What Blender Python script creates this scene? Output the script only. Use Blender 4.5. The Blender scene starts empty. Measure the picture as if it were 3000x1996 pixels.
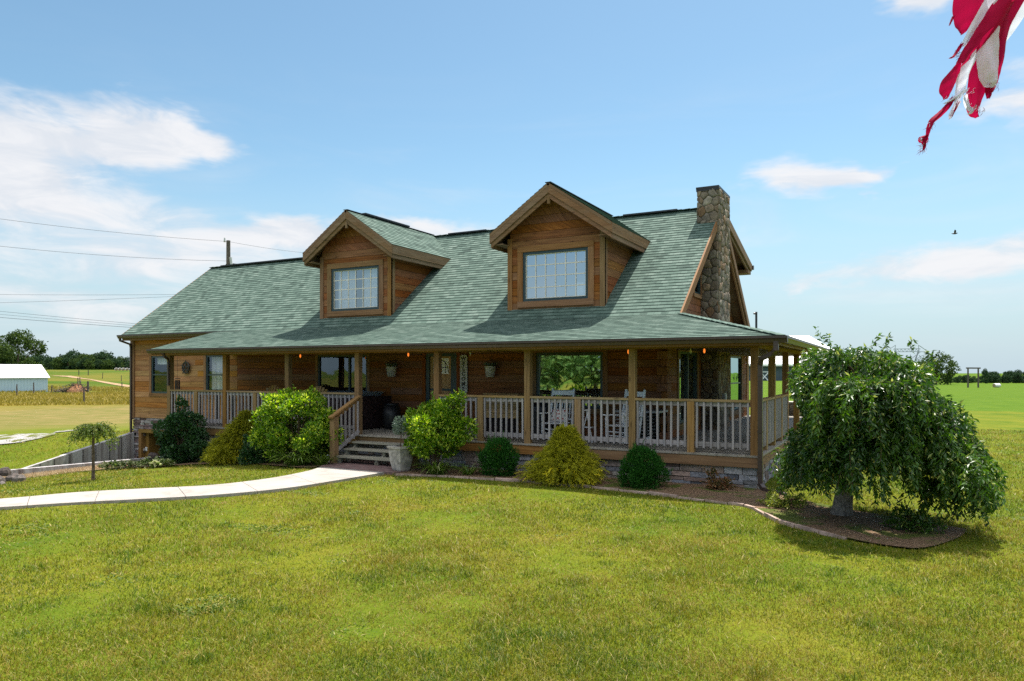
import bpy, math, random
import numpy as np
from mathutils import Vector, Matrix

# ------------------------------------------------------------------ scene, camera, light
scene = bpy.context.scene
col = scene.collection
R = math.radians
random.seed(7)
rng = np.random.default_rng(11)

YAW = -0.491                       # the camera looks this far to the left of +Y
CAMX, CAMY, CAMZ = 2.416, -14.426, 1.627
cam_data = bpy.data.cameras.new("camera")
cam_data.sensor_width = 36.0
cam_data.lens = 25.32
cam_data.shift_y = 0.0296
cam_data.clip_start = 0.1
cam_data.clip_end = 9000.0
cam = bpy.data.objects.new("camera", cam_data)
cam.location = (CAMX, CAMY, CAMZ)
cam.rotation_euler = (R(90), 0, -YAW)
col.objects.link(cam)
scene.camera = cam

SUN_EL, SUN_AZ = 65.0, 4.5         # azimuth measured from +Y towards +X
SKY_STRENGTH = 0.12
sun_data = bpy.data.lights.new("sun", 'SUN')
sun_data.energy = 4.4
sun_data.angle = R(0.5)
sun_data.color = (1.0, 0.955, 0.88)
sun = bpy.data.objects.new("sun", sun_data)
sv = Vector((math.cos(R(SUN_EL)) * math.sin(R(SUN_AZ)), math.cos(R(SUN_EL)) * math.cos(R(SUN_AZ)), math.sin(R(SUN_EL))))
sun.rotation_euler = sv.to_track_quat('Z', 'Y').to_euler()
sun.location = (0, 20, 40)
col.objects.link(sun)

scene.view_settings.view_transform = 'Standard'
scene.view_settings.look = 'None'
scene.view_settings.exposure = 1.14
scene.view_settings.gamma = 1.0
scene.cycles.max_bounces = 8
scene.cycles.transparent_max_bounces = 16
scene.cycles.use_denoising = False
scene.cycles.caustics_reflective = False
scene.cycles.caustics_refractive = False
scene.cycles.sample_clamp_indirect = 3.0


class NT:
    """small helper to write node trees"""
    def __init__(self, tree):
        self.t = tree
        self.n = tree.nodes
        self.l = tree.links

    def node(self, typ, **kw):
        nd = self.n.new(typ)
        for k, v in kw.items():
            if k == 'inp':
                for kk, vv in v.items():
                    self.put(nd.inputs[kk], vv)
            else:
                setattr(nd, k, v)
        return nd

    def put(self, sock, v):
        if isinstance(v, bpy.types.NodeSocket):
            self.l.new(v, sock)
        elif v is not None:
            if hasattr(sock.default_value, '__len__') and not isinstance(v, str) and hasattr(v, '__len__') and len(v) == 3 and len(sock.default_value) == 4:
                v = (*v, 1.0)
            sock.default_value = v

    def math(self, op, a, b=None, c=None, clamp=False):
        nd = self.n.new('ShaderNodeMath')
        nd.operation = op
        nd.use_clamp = clamp
        self.put(nd.inputs[0], a)
        if b is not None:
            self.put(nd.inputs[1], b)
        if c is not None:
            self.put(nd.inputs[2], c)
        return nd.outputs[0]

    def mix(self, f, a, b, blend='MIX'):
        nd = self.n.new('ShaderNodeMix')
        nd.data_type = 'RGBA'
        nd.blend_type = blend
        self.put(nd.inputs[0], f)
        self.put(nd.inputs[6], a)
        self.put(nd.inputs[7], b)
        return nd.outputs[2]

    def ramp(self, f, stops, interp='LINEAR'):
        nd = self.n.new('ShaderNodeValToRGB')
        cr = nd.color_ramp
        cr.interpolation = interp
        while len(cr.elements) < len(stops):
            cr.elements.new(0.5)
        for e, (p, c) in zip(cr.elements, stops):
            e.position = p
            e.color = (*c, 1.0) if len(c) == 3 else c
        self.put(nd.inputs[0], f)
        return nd.outputs[0]

    def noise(self, vec, scale, detail=3.0, rough=0.55, dist=0.0, out=0):
        nd = self.n.new('ShaderNodeTexNoise')
        if vec is not None:
            self.put(nd.inputs['Vector'], vec)
        nd.inputs['Scale'].default_value = scale
        nd.inputs['Detail'].default_value = detail
        nd.inputs['Roughness'].default_value = rough
        nd.inputs['Distortion'].default_value = dist
        return nd.outputs[out]

    def mapr(self, v, a, b, c=0.0, d=1.0, smooth=True):
        nd = self.n.new('ShaderNodeMapRange')
        nd.interpolation_type = 'SMOOTHSTEP' if smooth else 'LINEAR'
        self.put(nd.inputs[0], v)
        for i, x in enumerate((a, b, c, d)):
            self.put(nd.inputs[i + 1], x)
        return nd.outputs[0]

    def scale(self, vec, s, off=(0, 0, 0)):
        nd = self.n.new('ShaderNodeMapping')
        self.put(nd.inputs[0], vec)
        nd.inputs['Location'].default_value = off
        nd.inputs['Scale'].default_value = s
        return nd.outputs[0]


# ------------------------------------------------------------------ sky with clouds
world = bpy.data.worlds.new("World")
scene.world = world
world.use_nodes = True
world.cycles.sampling_method = 'MANUAL'
world.cycles.sample_map_resolution = 2048
wt = NT(world.node_tree)
wt.n.clear()
sky = wt.node('ShaderNodeTexSky', sky_type='NISHITA')
sky.sun_disc = False
sky.sun_elevation = R(SUN_EL)
sky.sun_rotation = R(SUN_AZ)
sky.altitude = 0.0
sky.air_density = 1.0
sky.dust_density = 0.6
sky.ozone_density = 1.6
geo = wt.node('ShaderNodeTexCoord')
sep = wt.node('ShaderNodeSeparateXYZ')
wt.l.new(geo.outputs['Generated'], sep.inputs[0])
dx, dy, dz = sep.outputs
# azimuth from the house view axis, and elevation, both in degrees
rx = wt.math('ADD', wt.math('MULTIPLY', dx, math.cos(YAW)), wt.math('MULTIPLY', dy, -math.sin(YAW)))
ry = wt.math('ADD', wt.math('MULTIPLY', dx, math.sin(YAW)), wt.math('MULTIPLY', dy, math.cos(YAW)))
az = wt.math('MULTIPLY', wt.math('ARCTAN2', rx, ry), 180 / math.pi)
el = wt.math('MULTIPLY', wt.math('ARCSINE', dz), 180 / math.pi)
warpn = wt.node('ShaderNodeTexNoise', inp={'Scale': 7.0, 'Detail': 4.0, 'Roughness': 0.6})
wt.put(warpn.inputs['Vector'], wt.scale(geo.outputs['Generated'], (1, 1, 2.4)))
wsep = wt.node('ShaderNodeSeparateColor')
wt.l.new(warpn.outputs['Color'], wsep.inputs[0])
azw = wt.math('ADD', az, wt.math('MULTIPLY', wt.math('SUBTRACT', wsep.outputs[0], 0.5), 13.0))
elw = wt.math('ADD', el, wt.math('MULTIPLY', wt.math('SUBTRACT', wsep.outputs[1], 0.5), 5.0))
CLOUDS = [  # azimuth, elevation, half width, half height, strength (degrees)
    (-35, 15.6, 8.5, 2.7, 1.0), (-26.0, 16.6, 5.5, 2.4, 1.0), (-38, 12.2, 5.5, 2.2, 0.85),
    (-27, 8.0, 16.0, 2.5, 0.85), (-11, 10.3, 12.0, 1.4, 1.0), (-33, 4.4, 14.0, 1.6, 0.62), (-31, 11.6, 9.0, 1.8, 0.50),
    (23.0, 13.6, 4.8, 2.0, 1.0), (26.0, 13.2, 2.4, 0.9, 0.6), (31.5, 6.7, 9.0, 1.6, 1.0), (36, 8.6, 6, 1.0, 0.6), (22.0, 6.2, 3.2, 0.5, 0.4), (36, 4.2, 3.5, 0.6, 0.4),
    (30.2, 25.2, 3.6, 2.0, 1.35), (35.5, 17.4, 4.0, 3.0, 0.95), (-55, 18, 10, 5, 0.8), (52, 14, 9, 4, 0.8)]
tot = None
for (a0, e0, wa, we, st) in CLOUDS:
    u = wt.math('DIVIDE', wt.math('SUBTRACT', azw, a0), wa)
    v = wt.math('DIVIDE', wt.math('SUBTRACT', elw, e0), we)
    g = wt.math('MULTIPLY', wt.math('EXPONENT', wt.math('MULTIPLY', wt.math('ADD', wt.math('MULTIPLY', u, u), wt.math('MULTIPLY', v, v)), -1.0)), st)
    tot = g if tot is None else wt.math('ADD', tot, g)
det = wt.noise(wt.scale(geo.outputs['Generated'], (1, 1, 3.6)), 9.0, 6.0, 0.62, 0.6)
fine = wt.math('MULTIPLY', wt.math('SUBTRACT', det, 0.5), 0.95)
cl = wt.mapr(wt.math('ADD', tot, fine), 0.30, 1.05)
veil = wt.math('MULTIPLY', wt.mapr(wt.noise(wt.scale(geo.outputs['Generated'], (1, 1, 5.0)), 3.2, 4.0, 0.6, 0.8), 0.46, 0.8), wt.mapr(el, 26.0, 2.0, 0.0, 0.42))
cl = wt.math('MAXIMUM', cl, veil)
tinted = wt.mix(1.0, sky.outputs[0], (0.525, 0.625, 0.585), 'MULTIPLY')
low = wt.mapr(el, 17.0, -2.0, 0.0, 0.95)
hazy = wt.mix(low, tinted, (2.10, 2.62, 3.02))
shade = wt.mapr(det, 0.35, 0.65, 0.0, 1.0)
cloudcol = wt.mix(shade, (2.95, 3.08, 3.3), (3.5, 3.5, 3.58))
front = wt.mix(wt.math('MULTIPLY', cl, 0.95), hazy, cloudcol)
# unseen bright clouds added behind the viewer and overhead to fill the shaded front
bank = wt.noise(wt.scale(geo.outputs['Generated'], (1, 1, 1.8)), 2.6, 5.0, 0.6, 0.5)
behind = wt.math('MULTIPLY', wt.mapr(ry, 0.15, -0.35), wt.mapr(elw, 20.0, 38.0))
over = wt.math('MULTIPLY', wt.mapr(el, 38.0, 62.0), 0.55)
fill_mass = wt.math('MULTIPLY', wt.math('MAXIMUM', behind, over), wt.mapr(bank, 0.30, 0.48))
final = wt.mix(fill_mass, front, wt.mix(wt.mapr(bank, .4, .7), (6.4, 6.5, 6.8), (10.0, 9.8, 9.5)))
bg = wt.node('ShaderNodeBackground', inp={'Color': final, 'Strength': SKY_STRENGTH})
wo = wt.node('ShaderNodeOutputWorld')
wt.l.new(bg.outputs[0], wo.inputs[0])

# ------------------------------------------------------------------ object helpers
def thing(name, label, cat, loc=(0, 0, 0), rz=0.0, group=None):
    o = bpy.data.objects.new(name, None)
    o.empty_display_size = 0.3
    o.location = loc
    o.rotation_euler = (0, 0, rz)
    col.objects.link(o)
    o['label'] = label
    o['category'] = cat
    if group:
        o['group'] = group
    return o


def tag(o, label, cat, group=None):
    o['label'] = label
    o['category'] = cat
    if group:
        o['group'] = group
    return o


def struct(o, kind='structure', label=None, cat=None):
    o['kind'] = kind
    if label:
        o['label'] = label
    if cat:
        o['category'] = cat
    return o


def copy_tree(o, parent=None):
    c = o.copy()
    col.objects.link(c)
    c.parent = parent
    if parent is not None:
        c.matrix_parent_inverse = o.matrix_parent_inverse.copy()
    for ch in list(o.children):
        copy_tree(ch, c)
    return c


def raw_mesh(name, V, F, mats, parent=None, colr=None, uv=None, smooth=False, midx=None, local=True):
    """V (n,3) array, F list of faces or (m,k) array; colr one rgb per face; uv one pair per loop"""
    me = bpy.data.meshes.new(name)
    V = np.asarray(V, np.float32)
    if isinstance(F, np.ndarray):
        m, k = F.shape
        lv = F.astype(np.int32).ravel()
        ls = np.arange(0, m * k, k, dtype=np.int32)
        lt = np.full(m, k, np.int32)
    else:
        lt = np.array([len(f) for f in F], np.int32)
        ls = np.concatenate([[0], np.cumsum(lt)[:-1]]).astype(np.int32)
        lv = np.array([i for f in F for i in f], np.int32)
        m = len(F)
    me.vertices.add(len(V))
    me.vertices.foreach_set('co', V.ravel())
    me.loops.add(len(lv))
    me.loops.foreach_set('vertex_index', lv)
    me.polygons.add(m)
    me.polygons.foreach_set('loop_start', ls)
    me.polygons.foreach_set('loop_total', lt)
    if midx is not None:
        me.polygons.foreach_set('material_index', np.asarray(midx, np.int32))
    me.polygons.foreach_set('use_smooth', np.full(m, bool(smooth)))
    if uv is not None:
        ul = me.uv_layers.new(name='UVMap')
        ul.data.foreach_set('uv', np.asarray(uv, np.float32).ravel())
    if colr is not None:
        at = me.color_attributes.new('Col', 'FLOAT_COLOR', 'CORNER')
        c = np.repeat(np.asarray(colr, np.float32), lt, axis=0)
        c4 = np.concatenate([c, np.ones((len(c), 1), np.float32)], 1)
        at.data.foreach_set('color', c4.ravel())
    me.update(calc_edges=True)
    for mt in (mats if isinstance(mats, (list, tuple)) else [mats]):
        me.materials.append(mt)
    o = bpy.data.objects.new(name, me)
    col.objects.link(o)
    if parent is not None:
        o.parent = parent
    return o


class MB:
    """collects boxes, beams, tubes and polygons and links them as one mesh object"""
    def __init__(self):
        self.v, self.f, self.c, self.uv, self.m, self.s = [], [], [], [], [], []

    def face(self, idx, uv, c, m=0):
        self.f.append(tuple(idx))
        self.uv.extend(uv)
        self.c.append(c)
        self.m.append(m)

    def rc(self):
        return (random.random(), random.random(), random.random())

    def hexa(self, P, c=None, m=0, grain=None):
        """P: 8 corners, bottom 0-3 counter-clockwise, top 4-7"""
        c = c or self.rc()
        P = [Vector(p) for p in P]
        b = len(self.v)
        self.v.extend([tuple(p) for p in P])
        ax = [(P[1] - P[0]), (P[3] - P[0]), (P[4] - P[0])]
        L = [a.length for a in ax]
        g = grain if grain is not None else max(range(3), key=lambda i: L[i])
        off = (random.random() * 40, random.random() * 40)
        un = ax[g].normalized() if L[g] > 0 else Vector((1, 0, 0))
        oth = [ax[i].normalized() for i in range(3) if i != g]
        for q in ((3, 2, 1, 0), (4, 5, 6, 7), (0, 1, 5, 4), (1, 2, 6, 5), (2, 3, 7, 6), (3, 0, 4, 7)):
            uv = []
            for i in q:
                d = P[i] - P[0]
                uv.append((d.dot(un) + off[0], d.dot(oth[0]) + d.dot(oth[1]) + off[1]))
            self.face([b + i for i in q], uv, c, m)

    def box(self, x0, x1, y0, y1, z0, z1, c=None, m=0, grain=None):
        self.hexa([(x0, y0, z0), (x1, y0, z0), (x1, y1, z0), (x0, y1, z0), (x0, y0, z1), (x1, y0, z1), (x1, y1, z1), (x0, y1, z1)], c, m, grain)

    def beam(self, p, q, w, h, up=(0, 0, 1), c=None, m=0, w2=None, h2=None):
        """rectangular bar from p to q, w across, h along up"""
        p, q = Vector(p), Vector(q)
        d = (q - p).normalized()
        u = Vector(up)
        s = d.cross(u)
        if s.length < 1e-5:
            s = d.cross(Vector((0, 1, 0)))
        s.normalize()
        u = s.cross(d).normalized()
        w2 = w if w2 is None else w2
        h2 = h if h2 is None else h2
        a, b2 = s * (w / 2), u * (h / 2)
        a2, b3 = s * (w2 / 2), u * (h2 / 2)
        self.hexa([p - a - b2, p + a - b2, q + a2 - b3, q - a2 - b3, p - a + b2, p + a + b2, q + a2 + b3, q - a2 + b3], c, m)

    def poly(self, pts, c=None, m=0, uv=None):
        b = len(self.v)
        self.v.extend([tuple(p) for p in pts])
        self.face(range(b, b + len(pts)), uv or [(p[0], p[2]) for p in pts], c or self.rc(), m)

    def prism(self, pts, ext, c=None, m=0):
        """closed extrusion of a polygon by the vector ext"""
        c = c or self.rc()
        n = len(pts)
        b = len(self.v)
        e = Vector(ext)
        self.v.extend([tuple(p) for p in pts])
        self.v.extend([tuple(Vector(p) + e) for p in pts])
        P = [Vector(p) for p in self.v[b:b + 2 * n]]
        self.face(range(b + n - 1, b - 1, -1), [(P[i].x + P[i].y, P[i].z) for i in range(n - 1, -1, -1)], c, m)
        self.face(range(b + n, b + 2 * n), [(P[i].x + P[i].y, P[i].z) for i in range(n, 2 * n)], c, m)
        for i in range(n):
            j = (i + 1) % n
            q = (i, j, n + j, n + i)
            l = (P[j] - P[i]).length
            self.face([b + k for k in q], [(0, 0), (l, 0), (l, e.length), (0, e.length)], c, m)

    def tube(self, pts, r, n=8, c=None, m=0, caps=True):
        c = c or self.rc()
        pts = [Vector(p) for p in pts]
        rs = r if isinstance(r, (list, tuple)) else [r] * len(pts)
        b = len(self.v)
        prev = None
        ln = 0.0
        lens = []
        for i, p in enumerate(pts):
            d = (pts[min(i + 1, len(pts) - 1)] - pts[max(i - 1, 0)]).normalized()
            a = d.orthogonal().normalized() if prev is None else (prev - d * prev.dot(d)).normalized()
            prev = a
            bb = d.cross(a)
            if i:
                ln += (p - pts[i - 1]).length
            lens.append(ln)
            for k in range(n):
                t = 2 * math.pi * k / n
                self.v.append(tuple(p + (a * math.cos(t) + bb * math.sin(t)) * rs[i]))
        for i in range(len(pts) - 1):
            for k in range(n):
                k2 = (k + 1) % n
                self.face((b + i * n + k, b + i * n + k2, b + (i + 1) * n + k2, b + (i + 1) * n + k),
                          [(lens[i], k / n), (lens[i], (k + 1) / n), (lens[i + 1], (k + 1) / n), (lens[i + 1], k / n)], c, m)
        if caps:
            self.face([b + k for k in range(n - 1, -1, -1)], [(0, 0)] * n, c, m)
            e = b + (len(pts) - 1) * n
            self.face([e + k for k in range(n)], [(0, 0)] * n, c, m)

    def lathe(self, prof, cx=0, cy=0, n=16, c=None, m=0):
        c = c or self.rc()
        b = len(self.v)
        for (r, z) in prof:
            for k in range(n):
                t = 2 * math.pi * k / n
                self.v.append((cx + r * math.cos(t), cy + r * math.sin(t), z))
        for i in range(len(prof) - 1):
            for k in range(n):
                k2 = (k + 1) % n
                self.face((b + i * n + k, b + i * n + k2, b + (i + 1) * n + k2, b + (i + 1) * n + k), [(0, 0)] * 4, c, m)

    def build(self, name, mats, parent=None, smooth=False, offset=None):
        V = np.array(self.v, np.float32).reshape(-1, 3)
        if offset is not None:
            V = V - np.array(offset, np.float32)
        elif parent is not None:
            p = parent
            off = Vector((0, 0, 0))
            while p is not None:
                off += p.location
                p = p.parent
            V = V - np.array(off, np.float32)
        return raw_mesh(name, V, self.f, mats, parent, np.array(self.c, np.float32).reshape(-1, 3), np.array(self.uv, np.float32).reshape(-1, 2), smooth, self.m)

# ------------------------------------------------------------------ materials
def new_mat(name):
    m = bpy.data.materials.new(name)
    m.use_nodes = True
    t = NT(m.node_tree)
    t.n.clear()
    out = t.node('ShaderNodeOutputMaterial')
    return m, t, out


def principled(t, out, base, rough=0.7, spec=0.3, bump=None, bstr=0.3, bdist=0.01, metal=0.0, **kw):
    p = t.node('ShaderNodeBsdfPrincipled')
    t.put(p.inputs['Base Color'], base)
    t.put(p.inputs['Roughness'], rough)
    p.inputs['Specular IOR Level'].default_value = spec
    p.inputs['Metallic'].default_value = metal
    for k, v in kw.items():
        t.put(p.inputs[k], v)
    if bump is not None:
        b = t.node('ShaderNodeBump', inp={'Strength': bstr, 'Distance': bdist, 'Height': bump})
        t.l.new(b.outputs[0], p.inputs['Normal'])
    if out is not None:
        t.l.new(p.outputs[0], out.inputs[0])
    return p


def colattr(t):
    a = t.node('ShaderNodeVertexColor', layer_name='Col')
    s = t.node('ShaderNodeSeparateColor')
    t.l.new(a.outputs[0], s.inputs[0])
    return a.outputs[0], s.outputs


def wood(name, c1, c2, c3, rough=0.75, grain=26.0, var=0.5, knots=True, weather=0.0, wcol=(.34, .31, .27)):
    """c1 dark grain, c2 main, c3 light; the grain runs along u"""
    m, t, out = new_mat(name)
    uv = t.node('ShaderNodeUVMap').outputs[0]
    _, (r, g, b) = colattr(t)
    gr = t.noise(t.scale(uv, (1.1, grain, 1)), 1.0, 4.0, 0.6, 0.4)
    lo = t.noise(t.scale(uv, (0.5, 3.0, 1)), 1.3, 3.0, 0.6, 0.6)
    base = t.ramp(gr, [(0.28, c1), (0.5, c2), (0.75, c3)])
    base = t.mix(t.mapr(lo, 0.35, 0.7, 0.0, 0.45), base, c1)
    if knots:
        vo = t.node('ShaderNodeTexVoronoi', feature='F1')
        t.put(vo.inputs['Vector'], t.scale(uv, (1.6, 7.0, 1)))
        vo.inputs['Scale'].default_value = 1.0
        k = t.mapr(vo.outputs['Distance'], 0.05, 0.16, 1.0, 0.0)
        base = t.mix(t.math('MULTIPLY', k, 0.65), base, tuple(x * 0.22 for x in c1))
    br = t.mapr(r, 0.0, 1.0, 1.0 - var * 0.5, 1.0 + var * 0.5, smooth=False)
    hsv = t.node('ShaderNodeHueSaturation', inp={'Color': base, 'Value': br, 'Saturation': t.mapr(g, 0, 1, 0.85, 1.1, False), 'Hue': t.mapr(b, 0, 1, 0.49, 0.51, False)})
    base = hsv.outputs[0]
    if weather > 0:
        wn = t.noise(t.scale(uv, (0.8, 5.0, 1)), 1.0, 4.0, 0.65)
        base = t.mix(t.mapr(wn, 0.42, 0.75, 0.0, weather), base, wcol)
    principled(t, out, base, rough, 0.25, gr, 0.35, 0.004)
    return m


def plain(name, c, rough=0.6, spec=0.3, metal=0.0, nscale=14.0, var=0.25, bump=0.15, em=None):
    m, t, out = new_mat(name)
    tc = t.node('ShaderNodeTexCoord').outputs['Object']
    n = t.noise(tc, nscale, 5.0, 0.6)
    base = t.mix(t.mapr(n, 0.3, 0.7), tuple(x * (1 - var) for x in c), tuple(min(1, x * (1 + var)) for x in c))
    kw = {}
    if em:
        kw = {'Emission Color': (*em[0], 1.0), 'Emission Strength': em[1]}
    principled(t, out, base, rough, spec, n, bump, 0.004, metal, **kw)
    return m


def foliage(name, dark, light, tip=None, rough=0.45, trans=0.35, spec=0.4, tipamt=0.0):
    """Col.r mixes dark to light, Col.g picks a few pale leaves"""
    m, t, out = new_mat(name)
    _, (r, g, b) = colattr(t)
    base = t.mix(r, dark, light)
    if tip is not None:
        base = t.mix(t.mapr(g, 1.0 - tipamt, 1.0 - tipamt * 0.5, 0, 1), base, tip)
    p = principled(t, None, base, rough, spec)
    tr = t.node('ShaderNodeBsdfTranslucent')
    hs = t.node('ShaderNodeHueSaturation', inp={'Color': base, 'Value': 1.5, 'Saturation': 1.05, 'Hue': 0.49})
    t.l.new(hs.outputs[0], tr.inputs[0])
    mx = t.node('ShaderNodeMixShader', inp={0: trans})
    t.l.new(p.outputs[0], mx.inputs[1])
    t.l.new(tr.outputs[0], mx.inputs[2])
    t.l.new(mx.outputs[0], out.inputs[0])
    return m


def shingles(name):
    m, t, out = new_mat(name)
    uv = t.node('ShaderNodeUVMap').outputs[0]
    def brick(w, off, seed):
        b = t.node('ShaderNodeTexBrick')
        t.put(b.inputs['Vector'], t.scale(uv, (1, 1, 1), seed))
        b.offset = off
        b.offset_frequency = 2
        b.inputs['Color1'].default_value = (0, 0, 0, 1)
        b.inputs['Color2'].default_value = (1, 1, 1, 1)
        b.inputs['Mortar'].default_value = (0.5, 0.5, 0.5, 1)
        b.inputs['Scale'].default_value = 1.0
        b.inputs['Mortar Size'].default_value = 0.004
        b.inputs['Brick Width'].default_value = w
        b.inputs['Row Height'].default_value = 0.145
        return b
    b1 = brick(0.17, 0.37, (0.0, 0.0, 0))
    b2 = brick(0.29, 0.61, (3.3, 0.0, 0))
    mixv = t.math('ADD', t.math('MULTIPLY', b1.outputs['Color'], 0.55), t.math('MULTIPLY', b2.outputs['Color'], 0.45))
    gran = t.noise(uv, 60.0, 3.0, 0.7)
    lo = t.noise(uv, 0.55, 4.0, 0.6, 0.5)
    v = t.math('ADD', mixv, t.math('MULTIPLY', t.math('SUBTRACT', gran, 0.5), 0.35))
    base = t.ramp(v, [(0.10, (.046, .073, .060)), (0.38, (.080, .124, .101)), (0.62, (.110, .160, .132)), (0.90, (.150, .202, .170))])
    base = t.mix(t.mapr(lo, 0.35, 0.7, 0.0, 0.35), base, (.080, .126, .104))
    sp = t.node('ShaderNodeSeparateXYZ')
    t.l.new(uv, sp.inputs[0])
    fr = t.math('FRACT', t.math('DIVIDE', sp.outputs[1], 0.145))
    tab = t.math('MULTIPLY', t.math('GREATER_THAN', b1.outputs['Color'], 0.5), 1.0)
    line = t.math('MULTIPLY', t.mapr(fr, 0.86, 0.93, 0.0, 1.0), t.math('ADD', 0.35, t.math('MULTIPLY', tab, 0.5)))
    base = t.mix(line, base, (.026, .044, .038))  # shadow below the next course's butt edge, painted into the colour
    base = t.mix(t.math('MULTIPLY', b1.outputs['Fac'], 0.6), base, (.03, .05, .042))
    h = t.math('ADD', t.math('MULTIPLY', mixv, 0.6), t.math('MULTIPLY', gran, 0.4))
    principled(t, out, base, 0.92, 0.15, h, 0.6, 0.006)
    return m


def stone(name, cols, scale=9.0, bumpd=0.02):
    """Col.r picks the stone's colour"""
    m, t, out = new_mat(name)
    _, (r, g, b) = colattr(t)
    tc = t.node('ShaderNodeTexCoord').outputs['Object']
    base = t.ramp(r, [(i / (len(cols) - 1), c) for i, c in enumerate(cols)], 'LINEAR')
    n = t.noise(tc, scale, 6.0, 0.7, 0.3)
    n2 = t.noise(tc, scale * 4, 4.0, 0.7)
    base = t.mix(t.mapr(n, 0.3, 0.72), t.mix(0.5, base, (0, 0, 0)), base)
    base = t.mix(t.mapr(n2, 0.55, 0.8, 0, 0.4), base, (.42, .40, .37))
    br = t.mapr(g, 0, 1, 0.7, 1.25, False)
    hsv = t.node('ShaderNodeHueSaturation', inp={'Color': base, 'Value': br})
    principled(t, out, hsv.outputs[0], 0.85, 0.25, t.math('ADD', n, t.math('MULTIPLY', n2, 0.5)), 0.8, bumpd)
    return m


def glass(name, refl=0.6, tint=(.75, .82, .9), dark=(.02, .025, .03), see=0.75):
    """a pane: part mirror, part see-through"""
    m, t, out = new_mat(name)
    gl = t.node('ShaderNodeBsdfGlossy', inp={'Color': (*tint, 1), 'Roughness': 0.02})
    tr = t.node('ShaderNodeBsdfTransparent', inp={'Color': (.78, .82, .84, 1)})
    tc = t.node('ShaderNodeTexCoord').outputs['Object']
    n = t.noise(tc, 1.3, 2.0, 0.5)
    bp = t.node('ShaderNodeBump', inp={'Strength': 0.06, 'Distance': 0.05, 'Height': n})
    t.l.new(bp.outputs[0], gl.inputs['Normal'])
    mx = t.node('ShaderNodeMixShader', inp={0: 1.0 - refl})
    t.l.new(gl.outputs[0], mx.inputs[1])
    t.l.new(tr.outputs[0], mx.inputs[2])
    t.l.new(mx.outputs[0], out.inputs[0])
    return m


M = {}
M['siding'] = wood('siding_wood', (.122, .042, .012), (.245, .090, .025), (.330, .138, .043), grain=18, var=0.24)
M['wing'] = wood('lit_siding_wood', (.225, .092, .022), (.390, .178, .048), (.520, .270, .086), grain=18, var=0.30)  # same wood as the siding, with brighter lighting put into the colour
M['trim'] = wood('trim_wood', (.160, .078, .028), (.250, .130, .052), (.330, .190, .085), grain=30, var=0.3, knots=True)
M['fascia'] = wood('fascia_wood', (.130, .068, .032), (.215, .120, .060), (.275, .165, .088), grain=30, var=0.3, weather=0.5, wcol=(.25, .19, .13))
M['post'] = wood('post_wood', (.140, .072, .022), (.245, .138, .048), (.320, .195, .078), grain=22, var=0.25)
M['rail'] = wood('rail_wood', (.190, .110, .038), (.300, .185, .070), (.370, .245, .105), grain=30, var=0.2, weather=0.3)
M['baluster'] = wood('baluster_wood', (.235, .212, .215), (.335, .308, .312), (.410, .382, .382), grain=30, var=0.35, knots=False)
M['deck'] = wood('deck_wood', (.200, .180, .150), (.310, .285, .240), (.355, .325, .278), grain=7, var=0.22, knots=False)
M['tread'] = wood('tread_wood', (.170, .160, .125), (.270, .255, .200), (.360, .335, .270), grain=20, var=0.3)
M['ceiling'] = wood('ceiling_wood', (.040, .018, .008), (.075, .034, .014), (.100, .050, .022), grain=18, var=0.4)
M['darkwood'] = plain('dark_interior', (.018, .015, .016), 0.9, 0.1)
M['shingle'] = shingles('green_shingles')
M['gutter'] = plain('brown_gutter_metal', (.060, .040, .036), 0.38, 0.5, 0.0, 3.0, 0.15, 0.03)
M['black'] = plain('black_metal', (.016, .016, .018), 0.45, 0.5)
M['frame'] = plain('green_window_frame', (.022, .045, .055), 0.4, 0.5, 0, 4.0, 0.15, 0.02)
M['white'] = plain('white_paint', (.78, .79, .82), 0.5, 0.4, 0, 6.0, 0.08, 0.05)
M['ivory'] = plain('ivory_grille', (.70, .66, .58), 0.5, 0.4, 0, 6.0, 0.05, 0.02)
M['curtain'] = plain('white_curtain', (.86, .86, .88), 0.9, 0.1, 0, 20.0, 0.06, 0.1)
M['ledge'] = stone('ledge_stone', [(.200, .215, .260), (.320, .330, .370), (.450, .440, .445), (.410, .320, .270), (.270, .185, .160), (.500, .470, .430), (.180, .195, .245)], 9.0, 0.03)
M['redledge'] = stone('rust_ledge_stone', [(.200, .150, .165), (.300, .185, .175), (.420, .380, .395), (.220, .130, .125), (.540, .500, .500), (.260, .210, .235)], 9.0, 0.03)
M['field'] = stone('field_stone', [(.160, .122, .088), (.235, .188, .140), (.300, .245, .182), (.285, .165, .085), (.205, .172, .138), (.365, .312, .245), (.140, .110, .085)], 7.0, 0.03)
M['mortar'] = plain('mortar', (.175, .155, .135), 0.95, 0.1, 0, 20)
M['concrete'] = plain('concrete', (.60, .56, .52), 0.9, 0.2, 0, 3.5, 0.10, 0.2)
M['glass'] = glass('reflecting_glass', 0.55, (.78, .84, .92))
M['glasslit'] = glass('curtained_glass', 0.34, (.78, .84, .92))
M['glassdim'] = glass('dim_glass', 0.14, (.7, .8, .9))
M['bigglass'] = glass('picture_window_glass', 0.72, (.70, .90, .84))
M['bulb'] = plain('amber_bulb', (.9, .35, .1), 0.4, 0.3, em=((1.0, .22, .03), .5))
M['bulbwhite'] = plain('frosted_lamp', (.75, .75, .70), 0.4, 0.3)
M['galv'] = plain('galvanised_metal', (.50, .51, .48), 0.5, 0.5, 0.2, 30, 0.3, 0.2)
M['greymetal'] = plain('grey_metal', (.30, .30, .31), 0.5, 0.5, 0.4, 10)
M['bark'] = plain('bark', (.115, .085, .062), 0.95, 0.1, 0, 22, 0.45, 0.8)
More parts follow.
